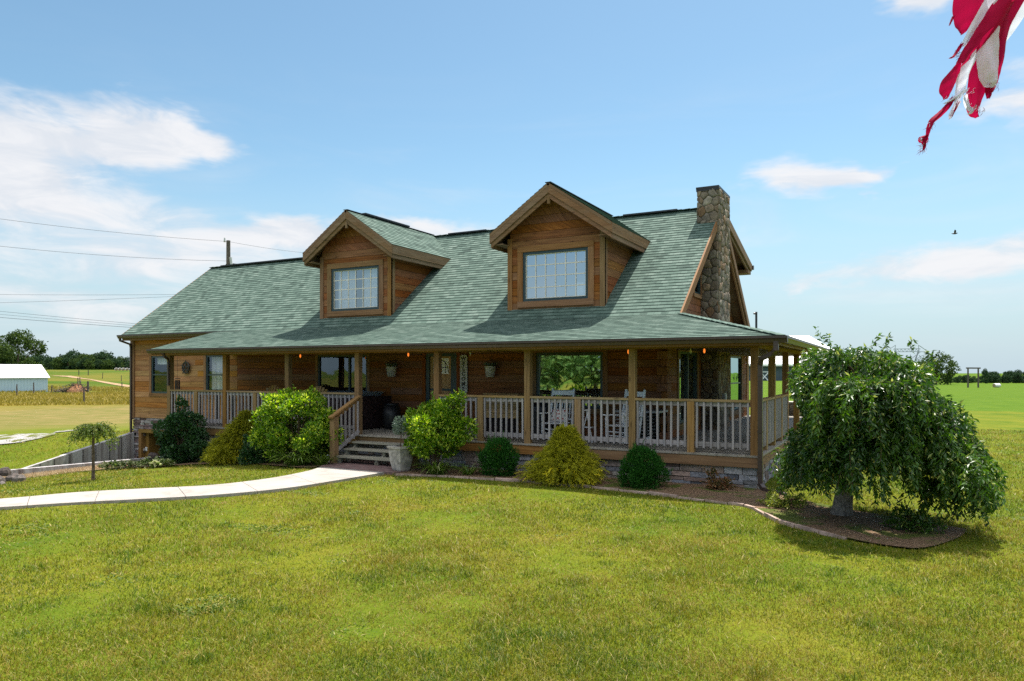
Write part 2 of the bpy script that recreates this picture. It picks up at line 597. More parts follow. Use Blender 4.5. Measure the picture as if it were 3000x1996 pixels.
M['greybark'] = plain('grey_bark', (.21, .18, .16), 0.95, 0.1, 0, 22, 0.4, 0.8)
M['stem'] = plain('twig_bark', (.090, .060, .035), 0.9, 0.1, 0, 20, 0.4, 0.4)
M['polewood'] = plain('weathered_pole', (.115, .098, .085), 0.95, 0.1, 0, 18, 0.4, 0.6)
M['rock'] = stone('rock', [(.06, .045, .04), (.12, .095, .085), (.24, .21, .19)], 6, 0.05)
M['wire'] = plain('power_wire', (.05, .055, .065), 0.6, 0.3)
M['steel'] = plain('lattice_steel', (.30, .33, .37), 0.6, 0.4, 0.2)
M['urn'] = plain('cast_stone', (.34, .32, .29), 0.95, 0.15, 0, 9, 0.4, 0.5)
M['tub'] = plain('dark_tub_cladding', (.045, .026, .026), 0.7, 0.2, 0, 8)
M['tubcover'] = plain('pale_tub_cover', (.40, .45, .50), 0.6, 0.3, 0, 8, 0.08)
M['crate'] = wood('crate_wood', (.28, .16, .07), (.45, .29, .14), (.55, .38, .20), grain=18, var=0.4)
M['adirondack'] = wood('chair_wood', (.26, .13, .04), (.42, .24, .08), (.52, .32, .13), grain=18, var=0.3)

# ------------------------------------------------------------------ ground
def sstep(a, b, x):
    t = np.clip((x - a) / (b - a), 0, 1)
    return t * t * (3 - 2 * t)


def ground_z(X, Y):
    X = np.asarray(X, float)
    Y = np.asarray(Y, float)
    ddx = X - CAMX
    ddy = Y - CAMY
    r = ddx * np.cos(YAW) - ddy * np.sin(YAW)
    f = ddx * np.sin(YAW) + ddy * np.cos(YAW)
    d = np.hypot(ddx, ddy)
    s = np.arctan2(r, f)
    t = np.clip((-9 - X) / 10, 0, 1.35)
    lawn = -.66 - .7 * t ** 1.6
    lft = np.clip(-.66 + .23 * (Y - 2.44), -1.55, -.66) - .012 * np.clip(-22.5 - X, 0, 40)
    near = np.where(X < -22.46, lft, lawn)
    gl = np.interp(d, [0, 25, 40, 60, 90, 134, 200, 300, 400, 700, 3500], [-.66, -.9, -1.2, -1.8, -2.5, -3.2, -1.6, .9, 2.1, 3, -8])
    gr = np.interp(d, [0, 20, 42, 100, 300, 600, 3500], [-.66, -.7, -.75, -1.5, -3.8, -5, -9])
    # behind the viewer the land is level
    gl = np.where(f < 0, np.minimum(gl, -.66), gl)
    gm = np.interp(d, [0, 20, 42, 60, 120, 220, 420, 3500], [-.66, -.7, -.75, -.5, 0.0, .1, -2.5, -9])
    gr = gm + (gr - gm) * sstep(.40, .50, s)
    far = gl + (gr - gl) * sstep(-.35, .0, s)
    k = sstep(26, 42, d)
    z = near * (1 - k) + far * k
    inp = (X > -22.44) & (X < -19.06) & (Y < 2.6) & (Y > -9)
    pz = np.full_like(z, -1.72)
    pz = np.where(Y < -3.5, pz + np.clip((-3.5 - Y) / 5, 0, 1) * (z - pz), pz)
    return np.where(inp, np.minimum(z, pz), z)


def gz(x, y):
    return float(ground_z(np.array([x]), np.array([y]))[0])


def axis(lo, hi, step, extra, far):
    a = list(np.arange(lo, hi + 1e-6, step)) + list(extra)
    s, x = step, hi
    while x < far:
        s *= 1.13
        x += s
        a.append(x)
    s, x = step, lo
    while x > -far:
        s *= 1.13
        x -= s
        a.append(x)
    return np.array(sorted(set(np.round(a, 4))))


gx = axis(-36, 14, 0.5, [-22.52, -22.46, -22.43, -19.10, -19.03], 3600)
gy = axis(-16, 20, 0.5, [2.45, 2.61], 3600)
GX, GY = np.meshgrid(gx, gy, indexing='ij')
GZ = ground_z(GX, GY)
GZ = GZ + 0.012 * np.sin(GX * 1.7 + GY * .9) * np.sin(GY * 1.3 - GX * .5) * (np.hypot(GX, GY) < 30)
nx, ny = len(gx), len(gy)
ii = np.arange(nx * ny).reshape(nx, ny)
gf = np.stack([ii[:-1, :-1].ravel(), ii[1:, :-1].ravel(), ii[1:, 1:].ravel(), ii[:-1, 1:].ravel()], 1)

m, t, out = new_mat('ground')
pos = t.node('ShaderNodeNewGeometry').outputs['Position']
sp = t.node('ShaderNodeSeparateXYZ')
t.l.new(pos, sp.inputs[0])
px = t.math('SUBTRACT', sp.outputs[0], CAMX)
py = t.math('SUBTRACT', sp.outputs[1], CAMY)
grr = t.math('ADD', t.math('MULTIPLY', px, math.cos(YAW)), t.math('MULTIPLY', py, -math.sin(YAW)))
gff = t.math('ADD', t.math('MULTIPLY', px, math.sin(YAW)), t.math('MULTIPLY', py, math.cos(YAW)))
dist = t.math('SQRT', t.math('ADD', t.math('MULTIPLY', px, px), t.math('MULTIPLY', py, py)))
ang = t.math('ARCTAN2', grr, gff)
bn = t.noise(pos, 0.06, 6.0, 0.7, 0.8)
dn = t.math('MULTIPLY', dist, t.math('ADD', 0.78, t.math('MULTIPLY', bn, 0.44)))
n1 = t.noise(pos, 0.55, 5.0, 0.62, 0.4)
n2 = t.noise(pos, 6.0, 4.0, 0.7)
n3 = t.noise(pos, 45.0, 3.0, 0.7)
nf = t.noise(pos, 0.02, 6.0, 0.75, 1.0)
nstreak = t.noise(t.scale(pos, (0.12, 0.9, 1)), 1.0, 5.0, 0.7)
lawn = t.ramp(n1, [(0.30, (.055, .095, .006)), (0.45, (.090, .120, .008)), (0.6, (.125, .135, .010)), (0.78, (.165, .145, .020))])
lawn = t.mix(t.mapr(n2, 0.4, 0.75, 0, 0.5), lawn, (.045, .085, .006))
lawn = t.mix(t.mapr(n3, 0.5, 0.8, 0, 0.55), lawn, (.20, .18, .035))
tan_ = t.mix(t.mapr(nstreak, 0.35, 0.65), (.205, .148, .060), (.140, .122, .036))
tan_ = t.mix(t.mapr(n1, 0.38, 0.66, 0, 0.8), tan_, (.095, .105, .020))
olive = t.mix(t.mapr(nf, 0.3, 0.7), (.115, .098, .012), (.185, .145, .020))
olive = t.mix(t.mapr(n1, 0.4, 0.7, 0, 0.5), olive, (.085, .080, .008))
lgreen = t.mix(t.mapr(nf, 0.38, 0.62), (.045, .088, .008), (.115, .108, .018))
rgreen = t.mix(t.mapr(n1, 0.35, 0.7), (.050, .098, .006), (.082, .128, .009))
rgreen = t.mix(t.mapr(nstreak, 0.42, 0.7, 0, 0.55), rgreen, (.085, .150, .008))
rgreen = t.mix(t.mapr(nf, 0.5, 0.75, 0, 0.5), rgreen, (.075, .120, .010))
left = t.mix(t.mapr(dn, 36, 54), lawn, tan_)
left = t.mix(t.mapr(dn, 88, 120), left, olive)
left = t.mix(t.mapr(dn, 140, 170), left, lgreen)
right = t.mix(t.mapr(dist, 53.5, 55.5), lawn, rgreen)
gcol = t.mix(t.mapr(ang, -0.15, 0.05), left, right)
principled(t, out, gcol, 0.95, 0.04, t.math('MULTIPLY', t.math('ADD', n3, n2), t.mapr(dist, 12.0, 40.0, 1.0, 0.0)), 0.5, 0.03)
M['ground'] = m
struct(raw_mesh('ground', np.stack([GX.ravel(), GY.ravel(), GZ.ravel()], 1), gf, M['ground'], smooth=True))


def sheet(name, poly, mat, lift=0.02, thick=0.0, step=0.25):
    """a strip or patch following the ground: poly is a list of (left, right) point pairs"""
    V, F, UV, C = [], [], [], []
    L = [np.array(p[0], float) for p in poly]
    Rr = [np.array(p[1], float) for p in poly]
    pts = []
    for i in range(len(L) - 1):
        n = max(1, int(np.linalg.norm(L[i + 1] - L[i]) / step))
        for k in range(n):
            a = k / n
            pts.append((L[i] * (1 - a) + L[i + 1] * a, Rr[i] * (1 - a) + Rr[i + 1] * a))
    pts.append((L[-1], Rr[-1]))
    K = 6
    for (a, b) in pts:
        for k in range(K + 1):
            q = a + (b - a) * k / K
            V.append((q[0], q[1], gz(q[0], q[1]) + lift))
    for i in range(len(pts) - 1):
        for k in range(K):
            j = i * (K + 1) + k
            F.append((j, j + 1, j + K + 2, j + K + 1))
    if thick:
        n0 = len(V)
        edge = [i * (K + 1) for i in range(len(pts))] + [i * (K + 1) + K for i in range(len(pts) - 1, -1, -1)]
        for e in edge:
            v = V[e]
            V.append((v[0], v[1], v[2] - thick))
        for i in range(len(edge)):
            j = (i + 1) % len(edge)
            F.append((edge[i], n0 + i, n0 + j, edge[j]))
    return raw_mesh(name, np.array(V), F, mat, smooth=False)


def smooth_poly(pts, n=6):
    """Catmull-Rom through 2D points"""
    P = [np.array(p, float) for p in pts]
    P = [2 * P[0] - P[1]] + P + [2 * P[-1] - P[-2]]
    o = []
    for i in range(1, len(P) - 2):
        for k in range(n):
            s = k / n
            a, b, c, d = P[i - 1], P[i], P[i + 1], P[i + 2]
            o.append(0.5 * ((2 * b) + (c - a) * s + (2 * a - 5 * b + 4 * c - d) * s * s + (3 * b - a - 3 * c + d) * s ** 3))
    o.append(P[-2])
    return o


# concrete path, its slabs divided by joints
m, t, out = new_mat('path_concrete')
pos = t.node('ShaderNodeNewGeometry').outputs['Position']
n = t.noise(pos, 1.6, 7.0, 0.72, 0.5)
nb = t.noise(pos, 60.0, 3.0, 0.7)
c = t.ramp(n, [(0.3, (.235, .205, .182)), (0.48, (.315, .282, .254)), (0.75, (.36, .328, .300))])
c = t.mix(t.mapr(nb, 0.5, 0.8, 0, 0.25), c, (.27, .235, .21))
principled(t, out, c, 0.9, 0.2, nb, 0.4, 0.004)
M['path'] = m
pl = smooth_poly([(-16.5, -10.2), (-13.9, -8.55), (-12.05, -7.23), (-11.3, -6.28), (-10.35, -5.55), (-9.45, -4.75), (-9.10, -3.6), (-9.18, -2.45), (-9.42, -1.75)])
pr = smooth_poly([(-15.2, -11.2), (-12.7, -9.35), (-10.85, -7.87), (-10.05, -7.14), (-9.14, -6.33), (-8.35, -5.38), (-7.84, -4.28), (-7.66, -3.03), (-7.55, -1.75)])
slab = [0, 8, 14, 20, 27, 33, 39, 44, 48]
V, F = [], []
Vj, Fj = [], []
for si in range(len(slab) - 1):
    i0, i1 = slab[si], slab[si + 1]
    rows = []
    for i in range(i0, i1 + 1):
        a, b = pl[i], pr[i]
        if i == i1:
            a, b = pl[i] * .95 + pl[i - 1] * .05, pr[i] * .95 + pr[i - 1] * .05
        row = []
        for k in range(7):
            q = a + (b - a) * k / 6
            V.append((q[0], q[1], gz(q[0], q[1]) + 0.055))
            row.append(len(V) - 1)
        rows.append(row)
    for r0, r1 in zip(rows[:-1], rows[1:]):
        for k in range(6):
            F.append((r0[k], r0[k + 1], r1[k + 1], r1[k]))
    ring = [r_[0] for r_ in rows] + rows[-1][1:] + [r_[6] for r_ in rows[::-1]][1:] + rows[0][1:6][::-1]
    base = len(V)
    for e in ring:
        V.append((V[e][0], V[e][1], V[e][2] - 0.16))
    for i in range(len(ring)):
        j = (i + 1) % len(ring)
        F.append((ring[j], base + j, base + i, ring[i]))
struct(raw_mesh('path', np.array(V), F, M['path']))

# brick landing in front of the steps
m, t, out = new_mat('brick_landing')
pos = t.node('ShaderNodeNewGeometry').outputs['Position']
bt = t.node('ShaderNodeTexBrick')
t.put(bt.inputs['Vector'], t.scale(pos, (1, 1, 1)))
bt.inputs['Color1'].default_value = (.115, .060, .055, 1)
bt.inputs['Color2'].default_value = (.215, .125, .115, 1)
bt.inputs['Mortar'].default_value = (.10, .08, .075, 1)
bt.inputs['Scale'].default_value = 1.0
bt.inputs['Mortar Size'].default_value = 0.008
bt.inputs['Brick Width'].default_value = 0.21
bt.inputs['Row Height'].default_value = 0.105
nn = t.noise(pos, 12.0, 4.0, 0.7)
principled(t, out, t.mix(t.mapr(nn, 0.35, 0.75, 0, 0.5), bt.outputs[0], (.25, .19, .18)), 0.9, 0.2, t.math('SUBTRACT', nn, bt.outputs['Fac']), 0.5, 0.006)
M['landing'] = m
struct(sheet('brick_landing', [((-9.50, -1.70), (-7.35, -1.70)), ((-10.0, -0.8), (-7.2, -0.9)), ((-10.0, -0.2), (-7.2, -0.2))], M['landing'], 0.05, 0.1))

# mulch beds along the porch and round the weeping tree
m, t, out = new_mat('mulch')
pos = t.node('ShaderNodeNewGeometry').outputs['Position']
n = t.noise(pos, 22.0, 6.0, 0.75, 0.6)
n2 = t.noise(pos, 1.4, 5.0, 0.65, 0.5)
c = t.ramp(n, [(0.3, (.070, .043, .028)), (0.5, (.200, .125, .075)), (0.62, (.310, .215, .135)), (0.8, (.46, .36, .25))])
c = t.mix(t.mapr(n2, 0.50, 0.60, 0, 0.9), c, t.mix(n, (.045, .080, .012), (.13, .17, .03)))
principled(t, out, c, 0.95, 0.1, n, 1.0, 0.05)
M['mulch'] = m
bed_out = [(-7.30, -1.72), (-6.25, -1.50), (-5.37, -1.40), (-4.40, -1.27), (-3.50, -1.32), (-2.65, -1.32), (-1.65, -1.45), (-0.70, -1.72), (-0.02, -1.86), (0.36, -2.10), (0.74, -2.82), (1.22, -3.27), (1.82, -3.70), (2.30, -3.90), (2.72, -3.82), (3.15, -2.95), (3.30, -2.30)]
bed_in = [(-7.30, 0.0), (-6.25, 0.0), (-5.37, 0.0), (-4.40, 0.0), (-3.50, 0.0), (-2.65, 0.0), (-1.65, 0.0), (-0.70, 0.0), (0.03, -0.03), (0.20, -0.15), (0.50, -0.50), (0.95, -0.90), (1.45, -1.30), (1.95, -1.60), (2.40, -1.85), (2.80, -2.05), (3.20, -2.25)]
bed_out, bed_in = smooth_poly(bed_out, 5), smooth_poly(bed_in, 5)
struct(sheet('mulch_bed', list(zip(bed_out, bed_in)), M['mulch'], 0.03))
bed2_out = [(-9.70, -1.75), (-10.3, -1.80), (-11.83, -1.42), (-13.2, -1.30), (-14.3, -1.42), (-15.4, -1.75), (-16.9, -2.0), (-18.85, -2.3)]
bed2_in = [(-9.70, 0.0), (-10.3, 0.0), (-11.83, 0.0), (-13.2, 0.0), (-14.3, 0.0), (-15.4, 0.0), (-16.9, 0.1), (-18.85, 0.1)]
struct(sheet('mulch_bed', list(zip(bed2_out, bed2_in)), M['mulch'], 0.03))

# gravel turning patch and the dirt track through the left field
m, t, out = new_mat('pale_gravel')
pos = t.node('ShaderNodeNewGeometry').outputs['Position']
n = t.noise(pos, 18.0, 4.0, 0.7)
n2 = t.noise(pos, 1.1, 5.0, 0.7, 0.6)
c = t.mix(t.mapr(n, .35, .65), (.20, .19, .18), (.42, .40, .39))
c = t.mix(t.mapr(n2, 0.46, 0.56), c, t.mix(n, (.05, .08, .008), (.15, .14, .03)))
principled(t, out, c, 0.95, 0.1, n, 0.8, 0.03)
M['gravel'] = m
M['dirt'] = plain('dirt_track', (.30, .20, .115), 0.95, 0.1, 0, 0.6, 0.25, 0.2)
struct(sheet('gravel_track', [((-34.0, 0.6), (-29.5, -2.3)), ((-31.2, 1.4), (-27.6, 0.0)), ((-29.8, 2.35), (-26.6, 0.75)), ((-28.6, 2.6), (-26.7, 1.75)), ((-27.6, 2.55), (-27.0, 2.2))], M['gravel'], 0.03))
struct(sheet('gravel_track', [((-31.2, 4.7), (-28.6, 3.0)), ((-31.9, 5.6), (-30.2, 4.7)), ((-32.7, 7.0), (-31.6, 6.5)), ((-33.9, 8.8), (-33.2, 8.5))], M['gravel'], 0.03))
struct(sheet('dirt_track', [((-231, 116.0), (-226.5, 115.0)), ((-226.0, 119.5), (-218.0, 113.5)), ((-216.5, 115.8), (-210.0, 110.3)), ((-205.0, 110.6), (-199.5, 107.5)), ((-196.2, 107.6), (-192.0, 104.8)), ((-181.2, 101.6), (-176.0, 97.6)), ((-167.8, 96.6), (-160.5, 91.2)), ((-153.8, 91.4), (-145.1, 85.2)), ((-130, 84), (-122, 77)), ((-95, 72), (-88, 64))], M['dirt'], 0.08, step=3.0))

# ------------------------------------------------------------------ the log house
house = thing('log_house', 'brown timber house with green shingle roof, two gabled dormers, stone chimney and railed porch', 'house', (-12.2, 4.0, -0.66))
BAY = 2.44
EAVE_Z, EAVE_Y, PITCH = 2.93, 2.0, 0.75
WALL_Y, GABLE_X = 2.44, -2.44
CROW = 0.145


def FR(y0):
    return lambda u, n, z: (u, y0 - n, z)


def SD(x0):
    return lambda u, n, z: (x0 + n, u, z)


def mbox(mb, f, u0, u1, n0, n1, z0, z1, c=None, m=0, uu=None):
    """box in wall coordinates (along, outward, up); uu gives other ends at the top"""
    a0, a1 = uu if uu else (u0, u1)
    mb.hexa([f(u0, n1, z0), f(u1, n1, z0), f(u1, n0, z0), f(u0, n0, z0), f(a0, n1, z1), f(a1, n1, z1), f(a1, n0, z1), f(a0, n0, z1)], c, m)


def clip_poly(poly, axis_i, val, keep_above):
    o = []
    n = len(poly)
    for i in range(n):
        a, b = poly[i], poly[(i + 1) % n]
        da = (a[axis_i] - val) * (1 if keep_above else -1)
        db = (b[axis_i] - val) * (1 if keep_above else -1)
        if da >= 0:
            o.append(a)
        if (da > 0 and db < 0) or (da < 0 and db > 0):
            s = da / (da - db)
            o.append((a[0] + (b[0] - a[0]) * s, a[1] + (b[1] - a[1]) * s))
    return o


def roof_plane(mb, O, U, V, poly, lift=0.012, slab=0.09, slab_mat=1):
    """sawtooth shingle courses over a convex polygon in (u, v)"""
    O, U, V = Vector(O), Vector(U).normalized(), Vector(V).normalized()
    N = U.cross(V).normalized()
    vmin = min(p[1] for p in poly)
    vmax = max(p[1] for p in poly)
    k = 0
    while vmin + k * CROW < vmax - 1e-4:
        v0 = vmin + k * CROW
        v1 = min(v0 + CROW, vmax)
        q = clip_poly(clip_poly(poly, 1, v0, True), 1, v1, False)
        if len(q) >= 3:
            pts = []
            for (a, b) in q:
                h = lift * (1 - (b - v0) / CROW) + 0.004
                pts.append(O + U * a + V * b + N * h)
            mb.poly(pts, m=0, uv=[(a, b - vmin) for a, b in q])
            lo = sorted([p for p in q if abs(p[1] - v0) < 1e-6])
            if len(lo) >= 2:
                a0, a1 = lo[0][0], lo[-1][0]
                mb.poly([O + U * a0 + V * v0 + N * -0.004, O + U * a1 + V * v0 + N * -0.004, O + U * a1 + V * v0 + N * (lift + 0.004), O + U * a0 + V * v0 + N * (lift + 0.004)], m=0,
                        uv=[(a0, v0 - vmin + .002), (a1, v0 - vmin + .002), (a1, v0 - vmin + .004), (a0, v0 - vmin + .004)])
        k += 1
    if slab:
        mb.prism([O + U * a + V * b for a, b in poly], -N * slab, m=slab_mat)


def planks(mb, f, z0, z1, ext, holes=(), h=0.19, th=0.035, m=0, seg=(2.2, 4.8), tilt=0.009, gap=0.006):
    """horizontal boards; ext(z) gives the ends of the wall at height z"""
    z = z0
    while z < z1 - 0.01:
        zt = min(z + h, z1)
        cuts = sorted({z, zt, *[hz for ho in holes for hz in (ho[2], ho[3]) if z + .005 < hz < zt - .005]})
        e = ext((z + zt) / 2)
        joints = []
        u = e[0] + random.uniform(*seg)
        while u < e[1] - 0.6:
            joints.append(u)
            u += random.uniform(*seg)
        cs = [mb.rc() for _ in range(len(joints) + 1)]
        for za, zb in zip(cuts[:-1], cuts[1:]):
            ea, eb = ext(za), ext(zb)
            iv = [(min(ea[0], eb[0]), max(ea[1], eb[1]))]
            for ho in holes:
                if ho[2] < zb - .004 and ho[3] > za + .004:
                    nv = []
                    for a, b in iv:
                        if ho[0] > a:
                            nv.append((a, min(b, ho[0])))
                        if ho[1] < b:
                            nv.append((max(a, ho[1]), b))
                    iv = [x for x in nv if x[1] - x[0] > 0.01]
            for a, b in iv:
                ed = [a] + [j for j in joints if a + .05 < j < b - .05] + [b]
                for p, q in zip(ed[:-1], ed[1:]):
                    ci = sum(1 for j in joints if j < (p + q) / 2)
                    lo0 = max(p, ea[0]) if p == iv[0][0] else p
                    lo1 = min(q, ea[1]) if q == iv[-1][1] else q
                    hi0 = max(p, eb[0]) if p == iv[0][0] else p
                    hi1 = min(q, eb[1]) if q == iv[-1][1] else q
                    if hi1 - hi0 < 0.01 or lo1 - lo0 < 0.01:
                        continue
                    g = 0.0015 if q != b else 0
                    zz = zb - (gap if zb == zt else 0)
                    n_lo = th + tilt
                    n_hi = th + tilt * 0.15
                    mb.hexa([f(lo0, n_lo, za), f(lo1 - g, n_lo, za), f(lo1 - g, 0, za), f(lo0, 0, za), f(hi0, n_hi, zz), f(hi1 - g, n_hi, zz), f(hi1 - g, 0, zz), f(hi0, 0, zz)], cs[ci], m)
        z = zt


def window_parts(parent_part, f, u0, u1, z0, z1, gmat, nx=0, ny=0, fw=0.06, mid=False, back=0.5, n_in=0.0, curtain=None, namepre='window'):
    """frame, pane, grille and what stands behind it; all children of parent_part"""
    fr = MB()
    for (a, b, c, d) in ((u0, u1, z0, z0 + fw), (u0, u1, z1 - fw, z1), (u0, u0 + fw, z0 + fw, z1 - fw), (u1 - fw, u1, z0 + fw, z1 - fw)):
        mbox(fr, f, a, b, n_in - 0.03, n_in + 0.045, c, d)
    if mid:
        zm = (z0 + z1) / 2
        mbox(fr, f, u0 + fw, u1 - fw, n_in - 0.02, n_in + 0.035, zm - .022, zm + .022)
    fr.build(namepre + '_frame', M['frame'], parent_part)
    g = MB()
    mbox(g, f, u0 + fw * .8, u1 - fw * .8, n_in - 0.004, n_in + 0.004, z0 + fw * .8, z1 - fw * .8)
    gl = MB()
    P = [f(u0 + fw * .8, n_in, z0 + fw * .8), f(u1 - fw * .8, n_in, z0 + fw * .8), f(u1 - fw * .8, n_in, z1 - fw * .8), f(u0 + fw * .8, n_in, z1 - fw * .8)]
    gl.poly(P)
    gl.build(namepre + '_glass', gmat, parent_part)
    if nx:
        gr = MB()
        w = (u1 - u0 - 2 * fw)
        hgt = (z1 - z0 - 2 * fw)
        for i in range(1, nx):
            x = u0 + fw + w * i / nx
            mbox(gr, f, x - .013, x + .013, n_in + 0.003, n_in + 0.013, z0 + fw, z1 - fw)
        for j in range(1, ny):
            zz = z0 + fw + hgt * j / ny
            mbox(gr, f, u0 + fw, u1 - fw, n_in + 0.005, n_in + 0.012, zz - .013, zz + .013)
        for (a, b, c, d) in ((u0 + fw, u1 - fw, z0 + fw, z0 + fw + .02), (u0 + fw, u1 - fw, z1 - fw - .02, z1 - fw), (u0 + fw, u0 + fw + .02, z0 + fw + .02, z1 - fw - .02), (u1 - fw - .02, u1 - fw, z0 + fw + .02, z1 - fw - .02)):
            mbox(gr, f, a, b, n_in + 0.003, n_in + 0.02, c, d)
        gr.build('grille', M['ivory'], parent_part)
    if curtain:
        for (a, b, c, d) in curtain:
            cu = MB()
            n = int((b - a) / 0.03)
            for i in range(n):
                x0 = a + (b - a) * i / n
                x1 = a + (b - a) * (i + 1) / n
                w0 = 0.025 * math.sin(i * 1.15) + .012 * math.sin(i * 2.9)
                w1 = 0.025 * math.sin((i + 1) * 1.15) + .012 * math.sin((i + 1) * 2.9)
                cu.poly([f(x0, n_in - .14 + w0, c), f(x1, n_in - .14 + w1, c), f(x1, n_in - .14 + w1, d), f(x0, n_in - .14 + w0, d)])
            cu.build('curtain', M['curtain'], parent_part)
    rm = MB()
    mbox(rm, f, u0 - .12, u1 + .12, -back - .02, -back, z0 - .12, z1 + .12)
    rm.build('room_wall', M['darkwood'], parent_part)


def trim_frame(mb, f, u0, u1, z0, z1, w=0.11, n0=0.02, n1=0.065, sill=True):
    mbox(mb, f, u0 - w, u1 + w, n0, n1 + .006, z1, z1 + w)
    mbox(mb, f, u0 - w, u1 + w, n0, n1 + .012, z0 - w, z0)
    mbox(mb, f, u0 - w, u0, n0, n1, z0, z1)
    mbox(mb, f, u1, u1 + w, n0, n1, z0, z1)


# --- walls
FW = FR(WALL_Y)
W1 = (-21.36, -20.46, .82, 2.16)
W2 = (-18.46, -17.56, .82, 2.16)
WA = (-13.38, -11.45, .62, 2.10)
DR = (-9.34, -8.30, 0.0, 2.12)
WB = (-5.86, -4.02, .68, 2.10)
w = MB()
planks(w, FW, -0.08, 2.90, lambda z: (-22.44, -16.95), [W1, W2])
w.build('wall', M['wing'], house)
w = MB()
planks(w, FW, 0.0, 2.90, lambda z: (-16.94, -2.44), [WA, DR, WB])
w.build('wall', M['siding'], house)
GW = SD(GABLE_X)
GA = (3.43, 5.24, 0.30, 2.12)
GB = (9.7, 11.6, 0.30, 2.12)
GC = (4.95, 5.66, 3.72, 4.55)


def gable_ext(z):
    if z < 2.9:
        return (WALL_Y + .03, 13.0)
    a = EAVE_Y + (z - EAVE_Z) / PITCH + .16
    b = 10.7 if z < 4.98 else 6.5 + (6.15 - z) / .23
    return (max(a, WALL_Y + .03), min(10.7, b))


w = MB()
planks(w, GW, 0.0, 6.05, gable_ext, [GA, GB, GC])
w.build('wall', M['siding'], house)
w = MB()
w.prism([(-22.40, 2.44, -1.7), (-22.40, 9.4, -1.7), (-22.40, 9.4, 2.95), (-22.40, 5.9, 5.7), (-22.40, 2.44, 3.1)], (0.1, 0, 0))
w.box(-22.3, -2.5, 10.6, 10.7, -.7, 4.9)
w.box(-22.4, -22.3, 9.4, 10.7, -1.7, 2.9)
w.box(-2.6, -2.5, 10.7, 12.9, -.7, 2.7)
w.build('wall', M['darkwood'], house)
cb = MB()
mbox(cb, FW, -22.50, -22.31, 0.0, 0.085, -.10, 2.86)
mbox(cb, SD(-22.50), 2.36, 2.56, -.03, 0.0, -.10, 2.86)
cb.build('corner_board', M['trim'], house)
cb = MB()
cb.box(-2.44, -2.38, 12.6, 13.0, 0, 2.3)
cb.build('corner_board', M['trim'], house)
# interlocking log ends where two log walls cross
for (lx, ly) in ((-2.44, 2.44),):
    lg = MB()
    z = 0.0
    k = 0
    while z < 2.1:
        if k % 2 == 0:
            lg.box(lx - .12, lx + .14, ly - .34, ly - .04, z + .004, z + .186)
        else:
            lg.box(lx - .06, lx + .08, ly - .20, ly - .04, z + .004, z + .186)
        z += .19
        k += 1
    lg.build('corner_log', M['siding'], house)

# --- windows and doors of the ground floor
for (wd, mid, gm, cur) in ((W1, True, M['glassdim'], [(-21.28, -20.54, 1.86, 2.09)]), (W2, True, M['glassdim'], [(-18.40, -17.6, .86, 2.10)])):
    tr = MB()
    trim_frame(tr, FW, *wd)
    p = tr.build('window', M['trim'], house)
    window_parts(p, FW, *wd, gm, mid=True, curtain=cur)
tr = MB()
trim_frame(tr, FW, *WA, w=.10)
p = tr.build('window', M['trim'], house)
window_parts(p, FW, *WA, M['glassdim'], fw=.05)
mm = MB()
mbox(mm, FW, -12.18, -12.12, -.02, .04, WA[2] + .05, WA[3] - .05)
mm.build('mullion', M['frame'], p)
tr = MB()
trim_frame(tr, FW, *WB, w=.13)
p = tr.build('window', M['trim'], house)
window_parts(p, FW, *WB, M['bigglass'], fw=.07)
for wd in (GA, GB):
    tr = MB()
    trim_frame(tr, GW, *wd, w=.16)
    p = tr.build('window', M['post'], house)
    window_parts(p, GW, *wd, M['bigglass'], fw=.06, mid=(wd is GB))
    if wd is GA:
        mm = MB()
        mbox(mm, GW, 4.28, 4.38, -.02, .05, wd[2] + .05, wd[3] - .05)
        mm.build('mullion', M['frame'], p)
tr = MB()
trim_frame(tr, GW, *GC, w=.10)
p = tr.build('window', M['trim'], house)
window_parts(p, GW, *GC, M['glassdim'], fw=.05)

# front door: dark green frame, plank leaf with a leaded light
tr = MB()
mbox(tr, FW, DR[0] - .11, DR[0], 0.02, .07, 0, DR[3])
mbox(tr, FW, DR[1], DR[1] + .11, 0.02, .07, 0, DR[3])
mbox(tr, FW, DR[0] - .11, DR[1] + .11, 0.02, .076, DR[3], DR[3] + .09)
door = tr.build('front_door', M['siding'], house)
fr = MB()
mbox(fr, FW, DR[0], DR[0] + .12, -.05, .05, 0, DR[3])
mbox(fr, FW, DR[1] - .20, DR[1], -.05, .05, 0, DR[3])
mbox(fr, FW, DR[0] + .12, DR[1] - .20, -.05, .05, 2.03, DR[3])
fr.build('door_frame', M['frame'], door)
lf = MB()
mbox(lf, FW, -9.22, -8.50, -.05, -.005, 0.02, 1.54)
mbox(lf, FW, -9.22, -9.12, -.05, -.005, 1.54, 2.03)
mbox(lf, FW, -8.60, -8.50, -.05, -.005, 1.54, 2.03)
mbox(lf, FW, -9.12, -8.60, -.05, -.005, 1.98, 2.03)
lf.build('door_leaf', M['crate'], door)
lt = MB()
mbox(lt, FW, -9.12, -8.60, -.03, -.015, 1.54, 1.98)
lt.build('door_light', M['curtain'], door)
ld = MB()
arc = [FW(-8.86 + .24 * math.cos(a), -.008, 1.58 + .34 * math.sin(a)) for a in np.linspace(0, math.pi, 14)]
ld.tube(arc, .008, 5)
for x in (-9.0, -8.86, -8.72):
    ld.tube([FW(x, -.008, 1.56), FW(x, -.008, 1.90)], .006, 5)
ld.tube([FW(-9.1, -.008, 1.72), FW(-8.62, -.008, 1.72)], .006, 5)
ld.build('lead_line', M['black'], door)
br = MB()
mbox(br, FW, -9.22, -8.50, -.005, .012, 1.07, 1.13)
br.build('cross_rail', M['frame'], door)
hd = MB()
